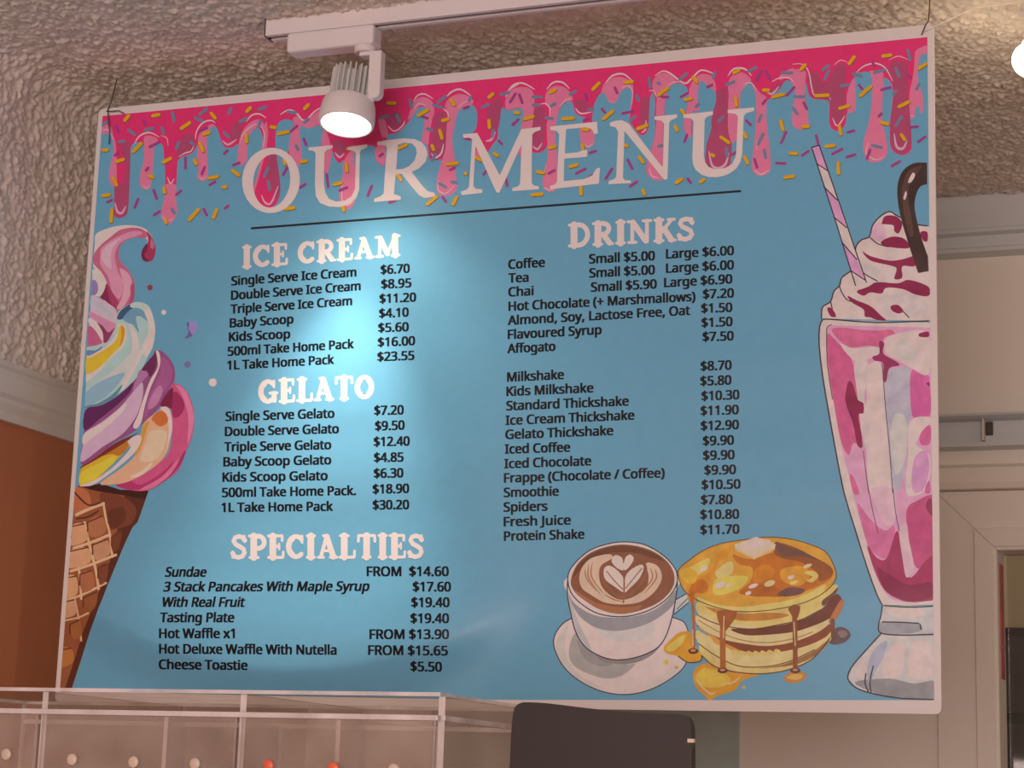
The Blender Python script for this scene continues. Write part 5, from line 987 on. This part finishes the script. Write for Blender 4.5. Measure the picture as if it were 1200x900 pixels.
m_acr = glass_mat('clear_acrylic', (0.95, 0.92, 0.89), 0.13, 0.12, (240, 200, 178), 1.12)
m_edge = glass_mat('acrylic_edge', (0.98, 0.92, 0.86), 0.72, 0.10, (255, 226, 206), 1.2)
def acryl(name, b, parent, rel):
    bm = bmesh.new(); add_box(bm, b[0] - rel[0], b[1] - rel[0], b[2] - rel[1], b[3] - rel[1], b[4] + Z0 - rel[2], b[5] + Z0 - rel[2])
    amax = max(f.calc_area() for f in bm.faces)
    for f in bm.faces: f.material_index = 0 if f.calc_area() > amax * 0.5 else 1
    return from_bm(name, bm, [m_acr, m_edge], parent)
YF, YK, ZT, ZB = -1.20, -0.80, -1.313, -1.82
rel = (1.0, -0.93, Z0 + ZB)
ac = empty('acrylic_cabinet', rel); tag(ac, 'clear scratched acrylic topping cabinet with bolted front panels', 'display cabinet')
ux = [0.468, 0.760, 1.066, 1.350]
acryl('lid', (ux[0], ux[-1], YF, YK, ZT - 0.005, ZT), ac, rel)
acryl('back_panel', (ux[0], ux[-1], YK - 0.006, YK, ZB + 0.008, ZT - 0.005), ac, rel)
acryl('base_panel', (ux[0], ux[-1], YF, YK, ZB, ZB + 0.008), ac, rel)
for k, x in enumerate(ux): acryl('divider', (x - 0.0045, x + 0.0045, YF + 0.006, YK - 0.006, ZB + 0.008, ZT - 0.0052), ac, rel)
for x in (0.949, 1.204): acryl('inner_divider', (x - 0.003, x + 0.003, YF + 0.010, YK - 0.05, ZB + 0.008, ZT - 0.034), ac, rel)
box('header_rail', (ux[0], ux[-1], YF - 0.008, YF + 0.004, ZT - 0.036, ZT - 0.029), m_edge, ac, 0.001, rel)
box('header_rail', (ux[-1] - 0.004, ux[-1] + 0.006, YF + 0.004, YK - 0.006, ZT - 0.036, ZT - 0.029), m_edge, ac, 0.001, rel)
box('header_rail', (ux[0], ux[-1], YK - 0.012, YK - 0.006, ZT - 0.036, ZT - 0.029), m_edge, ac, 0.001, rel)
m_bolt = plain('bolt_head', (196, 160, 140), rough=0.35, var=0.05); m_redbolt = plain('red_cap', (214, 88, 60), rough=0.35, var=0.08)
for k in range(3):
    fp = acryl('front_panel', (ux[k] + 0.005, ux[k + 1] - 0.005, YF - 0.006, YF, ZB + 0.008, ZT - 0.0365), ac, rel)
for (u, v, mm) in ((8, 884, 0), (85, 890, 0), (157, 893, 0), (229, 895, 0), (315, 897, 1), (391, 900, 1), (462, 902, 0)):
    q = on_y(u, v, YF - 0.006)
    bm = bmesh.new(); add_lathe(bm, [(0, 0.003), (0.0065, 0.003), (0.0078, 0.002), (0.0078, 0), (0, 0)], 20, (q[0] - rel[0], YF - 0.006 - rel[1], q[2] + Z0 - rel[2]), (0, -1, 0))
    from_bm('bolt', bm, m_redbolt if mm else m_bolt, ac, True)

YD = -1.26
top_px = [(597, 905), (599, 860), (601, 838), (604, 828), (611, 823.5), (622, 823), (645, 824.5), (690, 830), (735, 834.5), (765, 836), (792, 836.5), (803, 839), (808.5, 847), (810, 860), (810.5, 905)]
pts = [on_y(u, v, YD) for u, v in catmull(top_px, False, 4)]
xl, xr = pts[0][0], pts[-1][0]; zb = ZB - Z0 * 0
prof2 = [(p[0], p[2]) for p in pts] + [(xr, ZB), (xl, ZB)]
m_db = plain('dark_brown_gloss', (28, 20, 18), rough=0.5, var=0.12, scale=5)
rel = ((xl + xr) / 2, YD, Z0 + ZB)
db = empty('dark_board', rel); tag(db, 'dark brown glossy panel with rounded corners beside the acrylic cabinet', 'panel')
bm = bmesh.new()
F = [bm.verts.new((x - rel[0], 0, z + Z0 - rel[2])) for x, z in prof2]; K = [bm.verts.new((x - rel[0], 0.018, z + Z0 - rel[2])) for x, z in prof2]
bm.faces.new(F); bm.faces.new(K[::-1])
for i in range(len(F)): bm.faces.new((F[i], K[i], K[(i + 1) % len(F)], F[(i + 1) % len(F)]))
bmesh.ops.recalc_face_normals(bm, faces=bm.faces); from_bm('panel', bm, m_db, db)
q = on_y(808, 868, YD - 0.001)
box('side_clip', (q[0] - 0.002, q[0] + 0.006, YD - 0.003, YD + 0.004, q[2] - 0.0022, q[2] + 0.0022), m_bolt, db, rel=rel)
box('foot', (xl - 0.01, xr + 0.01, YD - 0.05, YD + 0.05, ZB, ZB + 0.008), m_db, db, 0.002, rel)
